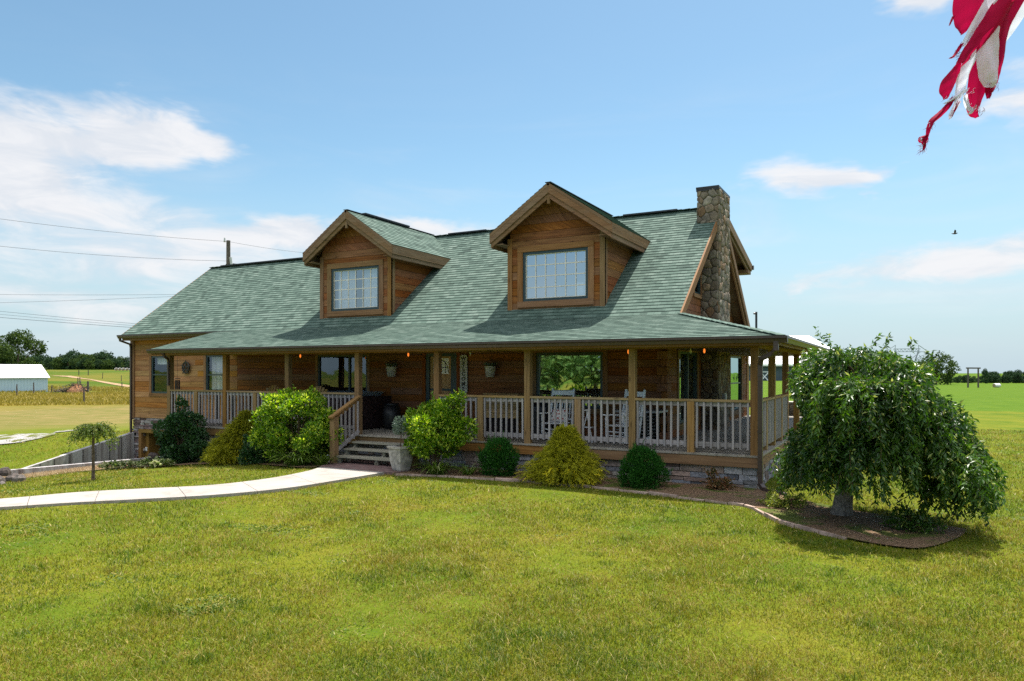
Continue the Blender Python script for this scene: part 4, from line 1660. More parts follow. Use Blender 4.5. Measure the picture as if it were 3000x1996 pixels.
# big bright shrub left of the steps
b = (-10.85, -1.0, gz(-10.85, -1.0))
lob = clumpy(-10.95, -1.0, b[2], [(.25, .80), (.6, 1.08), (1.05, 1.02), (1.4, .72), (1.62, .35)], 44, (.17, .32), 4, .70)
lob += [(-10.75, -.95, b[2] + 1.58, .26, .24, .22), (-11.30, -.95, b[2] + 1.66, .28, .26, .20), (-10.0, -.9, b[2] + 1.10, .26, .24, .3), (-9.75, -.9, b[2] + .75, .20, .2, .22), (-11.75, -.9, b[2] + 1.25, .22, .2, .22), (-12.1, -1.0, b[2] + .75, .22, .2, .2)]
leafy_shrub('large bright green leafy shrub against the porch rail left of the steps', b, lob, 17000, .085, .048, M['viburnum'])
# small tree-like shrub right of the steps
b = (-6.75, -1.05, gz(-6.75, -1.0))
lob = clumpy(-6.85, -1.0, b[2], [(.55, .45), (.85, .78), (1.2, .66), (1.5, .36)], 30, (.17, .27), 9, .8)
lob += [(-6.30, -.95, b[2] + 1.50, .24, .22, .22), (-6.12, -.95, b[2] + 1.68, .17, .17, .15), (-6.45, -1, b[2] + 1.25, .28, .25, .25), (-7.3, -1, b[2] + .95, .24, .2, .2), (-5.95, -.9, b[2] + 1.0, .22, .2, .25)]
t_ = leafy_shrub('bright green shrub on a bare trunk right of the porch steps', b, lob, 13000, .080, .045, M['viburnum'])
mb = MB()
mb.tube([(b[0], b[1], b[2] - .03), (b[0] + .02, b[1], b[2] + .3), (b[0] - .06, b[1], b[2] + .62)], [.05, .042, .03], 8)
mb.build('trunk', M['bark'], t_)
# dark shrub beside the basement door
b = (-15.35, -.95, gz(-15.35, -.95))
lob = clumpy(-15.38, -.9, b[2], [(.1, .30), (.5, .48), (.9, .58), (1.2, .44), (1.4, .2)], 34, (.16, .27), 21, .85)
lob += [(-15.35, -.9, b[2] + 1.62, .15, .15, .16), (-15.42, -.9, b[2] + 1.76, .12, .11, .10), (-16.05, -.9, b[2] + .75, .2, .2, .14)]
leafy_shrub('dark green glossy shrub in front of the basement door', b, lob, 11000, .085, .045, M['holly'])
b = (-14.55, -.85, gz(-14.55, -.85))
leafy_shrub('low dark green bush between the dark shrub and the yellow conifer', b, clumpy(-14.55, -.85, b[2], [(.08, .22), (.35, .27), (.55, .14)], 12, (.10, .16), 5), 2600, .06, .03, M['holly'])
b = (-12.05, -1.25, gz(-12.05, -1.25))
leafy_shrub('low dark bush under the left side of the large bright shrub', b, clumpy(-12.05, -1.25, b[2], [(.08, .32), (.35, .36), (.6, .2)], 14, (.12, .2), 8), 3000, .07, .035, M['holly'])
b = (-.62, -.42, gz(-.62, -.42))
M['redleaf'] = foliage('reddish_leaf', (.05, .07, .015), (.17, .10, .04), (.3, .14, .06), tipamt=.4)
leafy_shrub('small reddish young plant at the foot of the stone base', b, clumpy(-.62, -.42, b[2], [(.05, .14), (.2, .2), (.34, .1)], 9, (.06, .10), 8), 700, .06, .028, M['redleaf'], name='plant', cat='plant')


def conifer_globe(label, base, prof, lobes_n, seed, n):
    t_ = thing('globe_conifer', label, 'shrub', base, 0, 'dark green globe conifers')
    x, y, z = base
    lob = clumpy(x, y, z, prof, lobes_n, (.16, .22), seed, 1.0)
    P, D, dep = blob_points(lob, n, .6, .13)
    k = (P[:, 2] > z - .02)
    P, D = P[k], D[k]
    dirs = D * .75 + np.array([0, 0, .75]) + rng.normal(size=P.shape) * .32
    ns_ = 26
    q_ = rng.integers(0, len(P), ns_)
    for j_ in range(ns_):
        o_ = unit(P[q_[j_]] - np.array([x, y, z + .2]))
        s_ = np.linspace(0, .07 + .10 * rng.random(), 14)[:, None]
        P = np.concatenate([P, P[q_[j_]] + (o_ * .6 + np.array([0, 0, .6])) * s_])
        dirs = np.concatenate([dirs, np.tile(o_ * .5 + np.array([0, 0, .8]), (14, 1)) + rng.normal(size=(14, 3)) * .35])
    leaves('foliage', P, dirs, .055 + .035 * rng.random(len(P)), .014, M['globe'], t_, None, off=base)
    mb = MB()
    mb.tube([(x, y, z - .03), (x, y, z + .5)], [.04, .02], 7)
    mb.build('stem', M['stem'], t_)


b = (-5.2, -.80, gz(-5.2, -.8))
conifer_globe('dark green globe conifer with a two lobed top, left of the yellow conifer', b, [(.08, .22), (.2, .28), (.45, .27), (.6, .12), (.66, .08)], 40, 2, 21000)
b = (-1.98, -.86, gz(-1.98, -.86))
conifer_globe('dark green globe conifer with a pointed top, right of the yellow conifer', b, [(.08, .30), (.2, .36), (.42, .28), (.6, .10), (.66, .04)], 44, 3, 24000)


def golden(label, base, W_, H, seed, n=1500, lean=(0, 0), skirt=None):
    """thread-leaf cypress: strands that rise, arch over and hang"""
    t_ = thing('golden_conifer', label, 'shrub', base, 0, 'yellow thread-leaf conifers')
    rg = np.random.default_rng(seed)
    x, y, z = base
    zz = rg.random(n) ** 1.15
    a = rg.random(n) * 2 * math.pi
    rad = W_ * np.interp(zz, [0, .16, .45, .75, 1], [.82, .98, .62, .27, .04]) * (1 + .2 * rg.normal(size=n)) * (.25 + .75 * rg.random(n) ** .6) * (1 + .20 * np.sin(3 * a + seed + 4 * zz) + .14 * np.sin(7 * a + 6 * zz))
    cx = x + lean[0] * zz
    cy = y + lean[1] * zz
    P0 = np.stack([cx + rad * np.cos(a) * .62, cy + rad * np.sin(a) * .55, z + .08 + zz * (H - .16)], 1)
    dr = np.stack([np.cos(a), np.sin(a) * .9, .45 + .5 * zz + .3 * rg.random(n)], 1) + rg.normal(size=(n, 3)) * .25
    dr = unit(dr)
    K = 9
    step = (.028 + .018 * rg.random(n)) * (1 - .45 * zz)
    pts = []
    p = P0.copy()
    for k in range(K):
        pts.append(p.copy())
        p = p + dr * step[:, None]
        dr = unit(dr + np.array([0, 0, -.17]) + rg.normal(size=(n, 3)) * .07)
    pts = np.stack(pts, 1)
    Ps, Ds, Cs = [], [], []
    bright = rg.random(n)
    for k in range(K):
        for s in range(5):
            q = pts[:, k] + rg.normal(size=(n, 3)) * .006
            tan = unit(pts[:, min(k + 1, K - 1)] - pts[:, max(k - 1, 0)])
            Ps.append(q)
            Ds.append(tan + rg.normal(size=(n, 3)) * .55 + np.array([0, 0, -.2]))
            c = rg.random((n, 3))
            c[:, 0] = np.clip(.15 + .55 * bright + .3 * c[:, 0] + (skirt or 0) * zz, 0, 1)
            c[:, 1] = np.where(bright * (1 - .5 * zz) > (.80 if skirt is None else .88), .9 + .1 * c[:, 1], c[:, 1] * .85)
            Cs.append(c)
    P = np.concatenate(Ps)
    D = np.concatenate(Ds)
    Cc = np.concatenate(Cs)
    k = P[:, 2] > z - .01
    leaves('foliage', P[k], D[k], .05 + .03 * rng.random(k.sum()), .0085, M['gold'], t_, Cc[k], off=base)
    mb = MB()
    mb.tube([(x, y, z - .03), (x + lean[0] * .5, y + lean[1] * .5, z + H * .5), (x + lean[0], y + lean[1], z + H * .92)], [.05, .03, .008], 7)
    mb.build('stem', M['stem'], t_)


b = (-3.52, -.98, gz(-3.52, -.98))
golden('yellow thread-leaf conifer between the two dark green globe conifers', b, .86, 1.13, 3, 3100, (-.02, .02))
b = (-13.25, -1.0, gz(-13.25, -1.0))
golden('olive yellow leaning conifer left of the large bright shrub', b, .92, 1.40, 5, 2900, (.55, .1), -.35)


def strap_clump(label, base, n, L, w, spread, mat, seed, name='grass_clump', group=None):
    t_ = thing(name, label, 'plant', base, 0, group)
    rg = np.random.default_rng(seed)
    x, y, z = base
    V, F, C = [], [], []
    for i in range(n):
        a = rg.random() * 2 * math.pi
        r0 = spread * .35 * math.sqrt(rg.random())
        p = np.array([x + r0 * math.cos(a), y + r0 * math.sin(a), z])
        d = np.array([math.cos(a) * (.25 + .6 * rg.random()), math.sin(a) * (.25 + .6 * rg.random()), 1.0])
        d /= np.linalg.norm(d)
        l = L * (.6 + .6 * rg.random())
        side = np.array([-math.sin(a), math.cos(a), 0])
        K = 6
        b0 = len(V)
        c = rg.random(3)
        for k in range(K + 1):
            ww = w * (1 - (k / K) ** 2) * .5 + .001
            V.append(p - side * ww)
            V.append(p + side * ww)
            p = p + d * l / K
            d = d + np.array([math.cos(a) * .12, math.sin(a) * .12, -.26 * (.6 + .8 * rg.random())])
            d /= np.linalg.norm(d)
        for k in range(K):
            F.append((b0 + 2 * k, b0 + 2 * k + 1, b0 + 2 * k + 3, b0 + 2 * k + 2))
            C.append(c)
    raw_mesh('foliage', np.array(V) - np.array(base), F, mat, t_, np.array(C))
    return t_


for (x, y, n, L, sp, lab) in ((-10.45, -1.42, 210, .78, .75, 'wide clump of long grassy leaves below the large bright shrub'), (-9.85, -1.25, 90, .62, .5, 'clump of long grassy leaves beside the left newel of the steps'),
                              (-6.50, -1.28, 120, .62, .42, 'larger spiky clump of strap leaves below the shrub on a bare trunk'), (-5.82, -1.05, 60, .42, .28, 'smaller spiky clump of strap leaves left of the two lobed globe conifer')):
    strap_clump(lab, (x, y, gz(x, y) + .02), n, L, .022, sp, M['blade'], int(abs(x * 100)), group='clumps of strap leaves along the porch')

for i, (x, y, s, lab) in enumerate(((-17.3, -1.75, .8, 'variegated low plant nearest the sapling, below the concrete wall'), (-16.6, -1.75, .9, 'variegated low plant in the middle of the row below the basement door'), (-15.7, -1.60, 1.0, 'variegated low plant at the foot of the dark glossy shrub'), (-14.9, -1.85, .8, 'variegated low plant at the right end of the row'))):
    zb = gz(x, y) + .02
    t_ = thing('hosta', lab, 'plant', (x, y, zb), 0, 'variegated plants near the basement door')
    n = int(240 * s)
    a = rng.random(n) * 2 * math.pi
    r_ = .30 * s * np.sqrt(rng.random(n))
    P = np.stack([x + r_ * np.cos(a), y + r_ * np.sin(a), zb + .05 + .22 * s * rng.random(n) * (1 - r_ / (.42 * s))], 1)
    D = np.stack([np.cos(a), np.sin(a), .25 * np.ones(n)], 1) + rng.normal(size=(n, 3)) * .35
    leaves('foliage', P, D, .13, .075, M['hosta'], t_, None, off=(x, y, zb), Nn=np.tile([0, 0, 1.0], (n, 1)) + rng.normal(size=(n, 3)) * .3)

# --- the weeping tree in front of the right corner
TB = (1.64, -1.97, gz(1.64, -1.97))
wt_ = thing('weeping_tree', 'large weeping tree with cascading dark green leaves by the right corner of the porch', 'tree', TB)
rg = np.random.default_rng(44)
mb = MB()
mb.tube([(TB[0], TB[1], TB[2] - .05), (TB[0] + .03, TB[1], TB[2] + .25), (TB[0] + .10, TB[1] + .02, TB[2] + .75), (TB[0] + .22, TB[1] + .05, TB[2] + 1.35), (TB[0] + .30, TB[1] + .08, TB[2] + 1.75)], [.175, .14, .125, .12, .10], 12)
mb.build('trunk', M['greybark'], wt_)
CTR = np.array([TB[0] + .30, TB[1] + .08, TB[2] + 1.7])
# cascades: heads in tiers round the crown; each throws strands outward that arch over and hang
ZL = [-.5, 0.0, .35, .60, .78, 1.0, 1.2, 1.30, 1.45, 1.62, 1.75, 1.90, 2.02]
XL = [.92, .76, .80, 1.05, 1.24, 1.34, 1.14, 1.10, 1.06, 1.06, 1.10, 1.18, 1.34]
XR = [3.40, 3.58, 3.52, 3.42, 3.18, 3.20, 3.15, 2.82, 2.74, 2.70, 2.55, 2.18, 1.78]
heads = []
for (zt, n_) in ((1.72, 7), (1.50, 8), (1.22, 8), (.95, 10), (.62, 11), (.30, 11)):
    xl, xr = np.interp(zt, ZL, XL), np.interp(zt, ZL, XR)
    a0 = rg.random() * 6
    for k in range(n_):
        a = a0 + 2 * math.pi * k / n_ + rg.normal() * .12
        if rg.random() < .10:
            continue
        f_ = .42 + .48 * rg.random() if zt < 1.9 else .55 * rg.random() ** .5 + .1
        heads.append(((xl + xr) / 2 + f_ * (xr - xl) / 2 * math.cos(a), -2.28 + f_ * 1.6 * (xr - xl) / 3.0 * math.sin(a), zt + rg.normal() * .10, (xr - xl) / 2))
heads += [(2.0, -1.9, 1.66, .7), (1.5, -1.8, 1.80, .7), (2.45, -1.8, 1.55, .7), (2.72, -2.5, -.05, .5)]
lm = MB()
Ps, Ds, Cs, Ls = [], [], [], []
tw = MB()
for hi, (hx, hy, hz, hr) in enumerate(heads):
    H = np.array([hx, hy, hz])
    axis_ = np.array([2.15, -2.2, hz])
    mid = CTR * .45 + H * .55 + np.array([0, 0, .18])
    if hi % 2 == 0:
        lm.tube([tuple(CTR + rg.normal(size=3) * .04 - np.array([0, 0, .15])), tuple(mid), tuple(H)], [.05, .03, .010], 7)
    o_ = (H - axis_) * np.array([1, 1, 0])
    out = o_ / (np.linalg.norm(o_) + .02)
    ns = int(18 + 20 * rg.random())
    tone = rg.random()
    for s in range(ns):
        a = rg.normal() * .75
        ca, sa = math.cos(a), math.sin(a)
        dr = np.array([out[0] * ca - out[1] * sa, out[0] * sa + out[1] * ca, .20 + .30 * rg.random()])
        dr = dr / np.linalg.norm(dr)
        p = H + rg.normal(size=3) * np.array([.10, .10, .04])
        reach = hr * (.16 + .40 * rg.random())
        nseg = int(11 + 9 * rg.random())
        st = .062
        bright = np.clip(tone * .65 + rg.random() * .35, 0, 1)
        path = [p.copy()]
        over = .10 * rg.normal()
        run = 0.0
        zg = -.42 + .24 * rg.random()
        for k in range(nseg):
            p = p + dr * st
            run += st * math.hypot(dr[0], dr[1])
            xl, xr = np.interp(p[2], ZL, XL), np.interp(p[2], ZL, XR)
            xl, xr = xl - over, xr + over
            if p[2] > 1.96:
                dr[2] = -abs(dr[2])
            if p[0] < xl or p[0] > xr:
                dr[0] *= -.2
                p[0] = min(max(p[0], xl), xr)
            if p[2] < -.16 + .1 * rg.random() and abs(p[0] - 1.66) < .26 and p[1] < -1.85:
                break
            if p[2] < -.26 and 1.9 < p[0] < 2.4:
                break
            path.append(p.copy())
            pull = .10 if (run < reach and k < 9) else .40
            dr = dr + np.array([0, 0, -pull]) + rg.normal(size=3) * .10
            dr = dr / np.linalg.norm(dr)
            if p[2] < zg:
                break
        if len(path) < 4:
            continue
        if s % 4 == 0:
            tw.tube([tuple(q) for q in path[::2]], .0035, 3, caps=False)
        for k in range(1, len(path)):
            q0, q1 = path[k - 1], path[k]
            tn = (q1 - q0) / np.linalg.norm(q1 - q0)
            for r_ in range(5):
                Ps.append(q0 + (q1 - q0) * rg.random() + rg.normal(size=3) * .022)
                sd = rg.normal(size=3)
                Ds.append(tn * .55 + sd / np.linalg.norm(sd) * .8 + np.array([0, 0, -.35]))
                c = rg.random(3)
                c[0] = np.clip(-.08 + .85 * bright + .35 * (c[0] - .3) + .25 * (k < 5), 0, 1)
                Cs.append(c)
# a few shoots that stand up above the crown
for (sx, sy, sz, ln, dxx) in ((1.35, -1.3, 2.05, .30, -.5), (1.45, -1.3, 2.02, .22, -.3), (2.05, -1.5, 2.0, .22, .5), (2.22, -1.5, 1.98, .20, .45), (2.6, -1.6, 1.95, .18, .2), (2.9, -1.5, 1.75, .2, -.2)):
    for k in range(26):
        a = k / 26
        q = np.array([sx + dxx * ln * a, sy, sz + ln * a])
        Ps.append(q + rg.normal(size=3) * .012)
        Ds.append(rg.normal(size=3) * .7 + np.array([dxx, 0, .1]))
        Cs.append(rg.random(3))
lm.build('limb', M['bark'], wt_)
tw.build('twig', M['stem'], wt_)
Ps, Ds, Cs = np.array(Ps), np.array(Ds), np.array(Cs)
kk = rg.random(len(Ps)) < 1.0
leaves('crown', Ps[kk], Ds[kk], .068 + .040 * rg.random(kk.sum()), .026 + .009 * rg.random(kk.sum()), M['cherry'], wt_, Cs[kk], off=TB)
b = (2.65, -2.75, gz(2.65, -2.75))
leafy_shrub('low dark green sucker growth under the weeping tree', b, clumpy(2.65, -2.7, b[2], [(.04, .25), (.16, .3), (.25, .2)], 10, (.08, .13), 6), 900, .06, .025, M['cherry'])
b = (.62, -1.05, gz(.62, -1.05))
M['limeleaf'] = foliage('lime_leaf', (.10, .16, .02), (.26, .30, .04), (.40, .40, .08), tipamt=.3)
leafy_shrub('low lime green groundcover at the end of the downspout', (.75, -1.6, gz(.75, -1.6)), clumpy(.70, -1.55, gz(.75, -1.6), [(.02, .30), (.10, .34), (.16, .2)], 16, (.06, .10), 6, 1.3), 1500, .05, .022, M['limeleaf'])

# --- small weeping sapling on the left lawn
SBP = (-13.84, -4.39, gz(-13.84, -4.39))
sp_ = thing('sapling', 'small weeping sapling with a bare trunk on the left lawn', 'tree', SBP)
mb = MB()
x, y, z = SBP
mb.tube([(x, y, z - .05), (x + .005, y, z + .35), (x, y, z + .8), (x + .02, y, z + 1.22)], [.045, .032, .032, .028], 8)
mb.build('trunk', M['bark'], sp_)
Ps, Ds = [], []
lm = MB()
for s in range(110):
    a = rg.random() * 2 * math.pi + .6 * math.sin(s)
    dr = np.array([math.cos(a) * (1.15 if math.cos(a) < 0 else .8), math.sin(a), .1 + .9 * rg.random()])
    p = np.array([x + .02, y, z + 1.20])
    ln = .25 + .95 * rg.random() ** 1.3
    pts = [p.copy()]
    for k in range(11):
        p = p + unit(dr) * .062 * ln
        dr = unit(dr + np.array([0, 0, -.28]))
        pts.append(p.copy())
        for r_ in range(4):
            Ps.append(p + rg.normal(size=3) * .012)
            Ds.append(dr * .4 + rg.normal(size=3) * .5 + np.array([0, 0, -.4]))
    if s % 5 == 0:
        lm.tube([tuple(q) for q in pts[::2]], .005, 4)
lm.build('limb', M['bark'], sp_)
M['sap'] = foliage('sapling_leaf', (.05, .10, .012), (.13, .18, .025), (.25, .27, .06), tipamt=.15)
leaves('crown', np.array(Ps), np.array(Ds), .06, .022, M['sap'], sp_, None, off=SBP)

# --- lawn grass: every blade is a small bent strip; patches of green and straw
path_L = np.array([[*p] for p in pl])
path_R = np.array([[*p] for p in pr])


def in_poly(P, poly):
    x, y = P[:, 0], P[:, 1]
    ins = np.zeros(len(P), bool)
    n = len(poly)
    for i in range(n):
        x0, y0 = poly[i]
        x1, y1 = poly[(i + 1) % n]
        c = ((y0 > y) != (y1 > y)) & (x < (x1 - x0) * (y - y0) / (y1 - y0 + 1e-12) + x0)
        ins ^= c
    return ins


NB = 620000
th = (rng.random(NB) - .5) * R(80) + math.atan(0.0)
u = rng.random(NB)
d0, d1 = 4.6, 34.0
dist_ = d0 * (d1 / d0) ** (u ** 1.12)
fx = math.sin(YAW)
fy = math.cos(YAW)
ang_ = th
rr_ = np.sin(ang_) * dist_
ff_ = np.cos(ang_) * dist_
gxp = CAMX + rr_ * math.cos(YAW) + ff_ * fx
gyp = CAMY - rr_ * math.sin(YAW) + ff_ * fy
P0_ = np.stack([gxp, gyp], 1)
P = P0_ + rng.normal(size=P0_.shape) * .035
ex = in_poly(P, list(map(tuple, path_L)) + list(map(tuple, path_R[::-1])))
ex |= in_poly(P, list(bed_out) + list(bed_in)[::-1])
ex |= in_poly(P, bed2_out + bed2_in[::-1])
ex |= in_poly(P, [(-10.0, -1.75), (-7.2, -1.75), (-7.2, 0), (-10.0, 0)])
ex |= (P[:, 1] > -.05) & (P[:, 0] < .1) & (P[:, 0] > -17.3)
ex |= (P[:, 0] > -22.6) & (P[:, 0] < -18.9) & (P[:, 1] > -8)
ex |= (P[:, 1] > 2.3) & (P[:, 0] < .2) & (P[:, 0] > -22.6)
P = P0_[~ex]
dd = dist_[~ex]
n = len(P)


def vnoise(P, s, seed):
    rgn = np.random.default_rng(seed)
    G = rgn.random((256, 256))
    q = P * s + 500
    i = np.floor(q).astype(int)
    f = q - i
    f = f * f * (3 - 2 * f)
    g = lambda a, b: G[(i[:, 0] + a) % 256, (i[:, 1] + b) % 256]
    return (g(0, 0) * (1 - f[:, 0]) + g(1, 0) * f[:, 0]) * (1 - f[:, 1]) + (g(0, 1) * (1 - f[:, 0]) + g(1, 1) * f[:, 0]) * f[:, 1]


pn_ = .36 * vnoise(P, .55, 1) + .34 * vnoise(P, 1.7, 2) + .30 * vnoise(P, 5.0, 3)
hn = vnoise(P, 2.4, 4)
zg = ground_z(P[:, 0], P[:, 1])
Hh = (.022 + .028 * rng.random(n) ** 1.5) * (.7 + .6 * hn) * (1 + .02 * dd)
Wd = .0022 + .0011 * dd * (.4 + .6 * rng.random(n)) * .55
a = rng.random(n) * 2 * math.pi
lean = rng.random(n) * 1.3
# long dry blades lying over the turf, taller tufts, and patches of darker clover
straw = rng.random(n) < .022
Hh = np.where(straw, Hh * 2.1, Hh)
lean = np.where(straw, 1.2 + rng.random(n) * 2.0, lean)
tuft = vnoise(P, 3.3, 9) > .80
Hh = np.where(tuft & ~straw, Hh * 1.5, Hh)
clover = (vnoise(P, 1.15, 12) > .85) & (vnoise(P, 6.0, 13) > .35)
bare = (vnoise(P, 1.9, 14) > .83)
Hh = np.where(clover, Hh * .8, Hh)
Wd = np.where(clover, Wd * 2.2, Wd)
lean = np.where(clover, lean + .8, lean)
Hh = np.where(bare, Hh * .82, Hh)
dirv = np.stack([np.cos(a) * lean, np.sin(a) * lean, np.ones(n)], 1)
dirv = unit(dirv)
sd = np.stack([-np.sin(a + rng.normal(size=n)), np.cos(a + rng.normal(size=n)), np.zeros(n)], 1)
sd = unit(sd)
B0 = np.stack([P[:, 0], P[:, 1], zg - .004], 1)
Mp = B0 + dirv * (Hh * .6)[:, None]
Tp = Mp + unit(dirv + np.stack([np.cos(a), np.sin(a), -.3 * np.ones(n)], 1) * .6) * (Hh * .6)[:, None]
V = np.stack([B0 - sd * (Wd / 2)[:, None], B0 + sd * (Wd / 2)[:, None], Mp + sd * (Wd * .42)[:, None], Mp - sd * (Wd * .42)[:, None], Tp], 1).reshape(-1, 3)
i0 = np.arange(n) * 5
Fq = np.stack([i0, i0 + 1, i0 + 2, i0 + 3], 1)
Ft = np.stack([i0 + 3, i0 + 2, i0 + 4], 1)
lt = np.empty(2 * n, np.int32)
lt[0::2] = 4
lt[1::2] = 3
lv = np.concatenate([Fq, Ft], 1).ravel().astype(np.int32)
ls = np.concatenate([[0], np.cumsum(lt)[:-1]]).astype(np.int32)
me = bpy.data.meshes.new('grass')
me.vertices.add(len(V))
me.vertices.foreach_set('co', V.astype(np.float32).ravel())
me.loops.add(len(lv))
me.loops.foreach_set('vertex_index', lv)
me.polygons.add(2 * n)
me.polygons.foreach_set('loop_start', ls)
me.polygons.foreach_set('loop_total', lt)
at = me.color_attributes.new('Col', 'FLOAT_COLOR', 'CORNER')
pn_ = np.where(straw, 1.0, np.where(clover, .26, np.where(bare, pn_ + .20, np.where(tuft, pn_ - .15, pn_))))
cc = np.stack([np.clip(.53 + (pn_ - .5) * .80 + rng.normal(size=n) * .15, 0, 1), rng.random(n), rng.random(n), np.ones(n)], 1)
at.data.foreach_set('color', np.repeat(cc, 7, axis=0).astype(np.float32).ravel())
me.update(calc_edges=True)
m, t, out = new_mat('grass_blade')
_, (r, g, b) = colattr(t)
base_c = t.ramp(r, [(0.18, (.050, .112, .002)), (0.36, (.102, .148, .003)), (0.54, (.176, .172, .005)), (0.72, (.255, .200, .014)), (0.90, (.37, .27, .065))])
base_c = t.mix(t.mapr(g, 0.86, 0.97), base_c, (.38, .32, .12))
base_c = t.mix(t.mapr(b, 0.0, 0.30, .7, 0.0), base_c, (.028, .075, .004))
p = principled(t, None, base_c, 0.55, 0.25)
tr = t.node('ShaderNodeBsdfTranslucent')
t.l.new(base_c, tr.inputs[0])
mx = t.node('ShaderNodeMixShader', inp={0: .34})
t.l.new(p.outputs[0], mx.inputs[1])
t.l.new(tr.outputs[0], mx.inputs[2])
t.l.new(mx.outputs[0], out.inputs[0])
me.materials.append(m)
go = bpy.data.objects.new('grass', me)
col.objects.link(go)
struct(go, 'stuff', 'short mown lawn of mixed green and straw coloured grass in front of the house', 'grass')

# ------------------------------------------------------------------ things on and round the porch
def rocking_chair(label, x, y, rz):
    t_ = thing('rocking_chair', label, 'rocking chair', (x, y, 0), rz, 'white rocking chairs on the porch')
    o = (0, 0, 0)
    # local frame: the sitter looks along -y
    s = MB()
    for i in range(8):
        s.box(-.26, .26, -.25 + i * .062, -.25 + i * .062 + .05, .395 + .004 * i * 0, .415)
    s.build('seat', M['white'], t_, offset=o)
    bk = MB()
    def bp_(z):
        return .24 + (z - .40) * .22
    for sx in (-.27, .27):
        bk.beam((sx, bp_(.1), .06), (sx, bp_(1.17), 1.20), .04, .04)
    bk.beam((-.27, bp_(1.10), 1.10), (.27, bp_(1.10), 1.10), .03, .11)
    bk.beam((-.27, bp_(.95), .975), (.27, bp_(.95), .975), .025, .04)
    bk.beam((-.27, bp_(.5), .48), (.27, bp_(.5), .48), .03, .05)
    for i in range(7):
        xx = -.20 + i * .0667
        bk.beam((xx, bp_(.5), .48), (xx, bp_(.95), .97), .022, .014)
    bk.build('backrest', M['white'], t_, offset=o)
    for sx in (-1, 1):
        a = MB()
        a.beam((sx * .29, -.32, .64), (sx * .29, bp_(.64) + .02, .62), .085, .025)
        a.beam((sx * .28, -.24, .06), (sx * .28, -.26, .64), .038, .038)
        a.build('armrest', M['white'], t_, offset=o)
        rk_ = MB()
        pts = [(sx * .28, -.48 + .095 * i, .045 + .0045 * (i - 5) ** 2 * .5) for i in range(12)]
        for p0, p1 in zip(pts[:-1], pts[1:]):
            rk_.beam(p0, p1, .03, .05)
        rk_.build('rocker', M['white'], t_, offset=o)
    for z, y0 in ((.18, -.245), (.27, -.25), (.18, .19)):
        st = MB()
        st.tube([(-.28, y0, z), (.28, y0, z)], .014, 6)
        st.build('stretcher', M['white'], t_, offset=o)
    return t_


def cushion(label, x, y, rz, mat, sx=.36, sz=.30, z=.42, tilt=-.30, name='cushion'):
    t_ = MB()
    n = 8
    V = []
    for i in range(n + 1):
        for j in range(n + 1):
            a, b_ = i / n * 2 - 1, j / n * 2 - 1
            h = .055 * (1 - a ** 4) ** .5 * (1 - b_ ** 4) ** .5
            V.append((a * sx / 2, h, b_ * sz / 2))
    F = []
    for sgn in (1, -1):
        base_ = len(t_.v)
        t_.v.extend([(p[0], p[1] * sgn, p[2]) for p in V])
        for i in range(n):
            for j in range(n):
                q = (i * (n + 1) + j, (i + 1) * (n + 1) + j, (i + 1) * (n + 1) + j + 1, i * (n + 1) + j + 1)
                t_.face([base_ + k for k in q], [(V[k][0], V[k][2]) for k in q], (.5, .5, .5))
    o = t_.build(name, mat, None, smooth=True, offset=(0, 0, 0))
    o.location = (x, y, z + sz / 2 + .005)
    o.rotation_euler = (tilt, 0, rz)
    return tag(o, label, 'cushion')


def floral(name, c1, c2):
    m, t, out = new_mat(name)
    tc = t.node('ShaderNodeTexCoord').outputs['Object']
    v = t.node('ShaderNodeTexVoronoi')
    t.put(v.inputs['Vector'], tc)
    v.inputs['Scale'].default_value = 14
    principled(t, out, t.mix(t.mapr(v.outputs['Distance'], .25, .45), c1, c2), .9, .1)
    return m


M['floral'] = floral('floral_cushion', (.45, .10, .08), (.75, .72, .72))
M['grey_cushion'] = floral('pale_cushion', (.35, .38, .42), (.70, .71, .73))
rocking_chair('white rocking chair on the porch beside the post at the left of the picture window', -4.62, 1.0, R(4))
rocking_chair('white rocking chair turned a little sideways, at the right end of the picture window', -2.98, .95, R(-22))
cushion('floral red and white cushion on the left rocking chair', -4.62, 1.10, R(4), M['floral'])
cushion('pale grey cushion on the right rocking chair', -2.94, 1.05, R(-22), M['grey_cushion'])
# white folding easel-like stand between the chairs
t_ = thing('plant_stand', 'white folding stand between the two rocking chairs', 'stand', (-3.82, .9, 0))
mb = MB()
mb.beam((-3.98, .78, 0), (-3.80, .90, .72), .03, .02)
mb.beam((-3.66, .78, 0), (-3.84, .90, .72), .03, .02)
mb.beam((-3.82, 1.14, 0), (-3.82, .90, .72), .03, .02)
mb.build('leg', M['white'], t_)
mb = MB()
mb.box(-3.95, -3.69, .80, .98, .33, .35)
mb.box(-3.88, -3.76, .84, .96, .72, .74)
mb.build('shelf', M['white'], t_)

# wooden cabinet of crates under the wall right of the door
t_ = thing('wooden_cabinet', 'light timber storage chest against the wall between the front door and the picture window', 'chest', (-6.55, 2.0, 0))
mb = MB()
for i in range(5):
    mb.box(-7.05, -6.05, 1.72, 1.75, .42 + i * .12, .42 + i * .12 + .112)
mb.box(-7.07, -6.03, 1.70, 2.34, 1.02, 1.05)
mb.box(-7.05, -7.02, 1.75, 2.32, .05, 1.02)
mb.box(-6.08, -6.05, 1.75, 2.32, .05, 1.02)
mb.build('front', M['crate'], t_)
mb = MB()
mb.box(-7.02, -6.08, 1.76, 1.80, .0, .40)
mb.build('base', M['darkwood'], t_)
t_ = thing('barbecue', 'covered dark grill standing at the left of the picture window', 'grill', (-5.55, 1.9, 0))
mb = MB()
mb.box(-5.85, -5.25, 1.65, 2.15, .06, .62)
mb.build('cover_skirt', M['black'], t_)
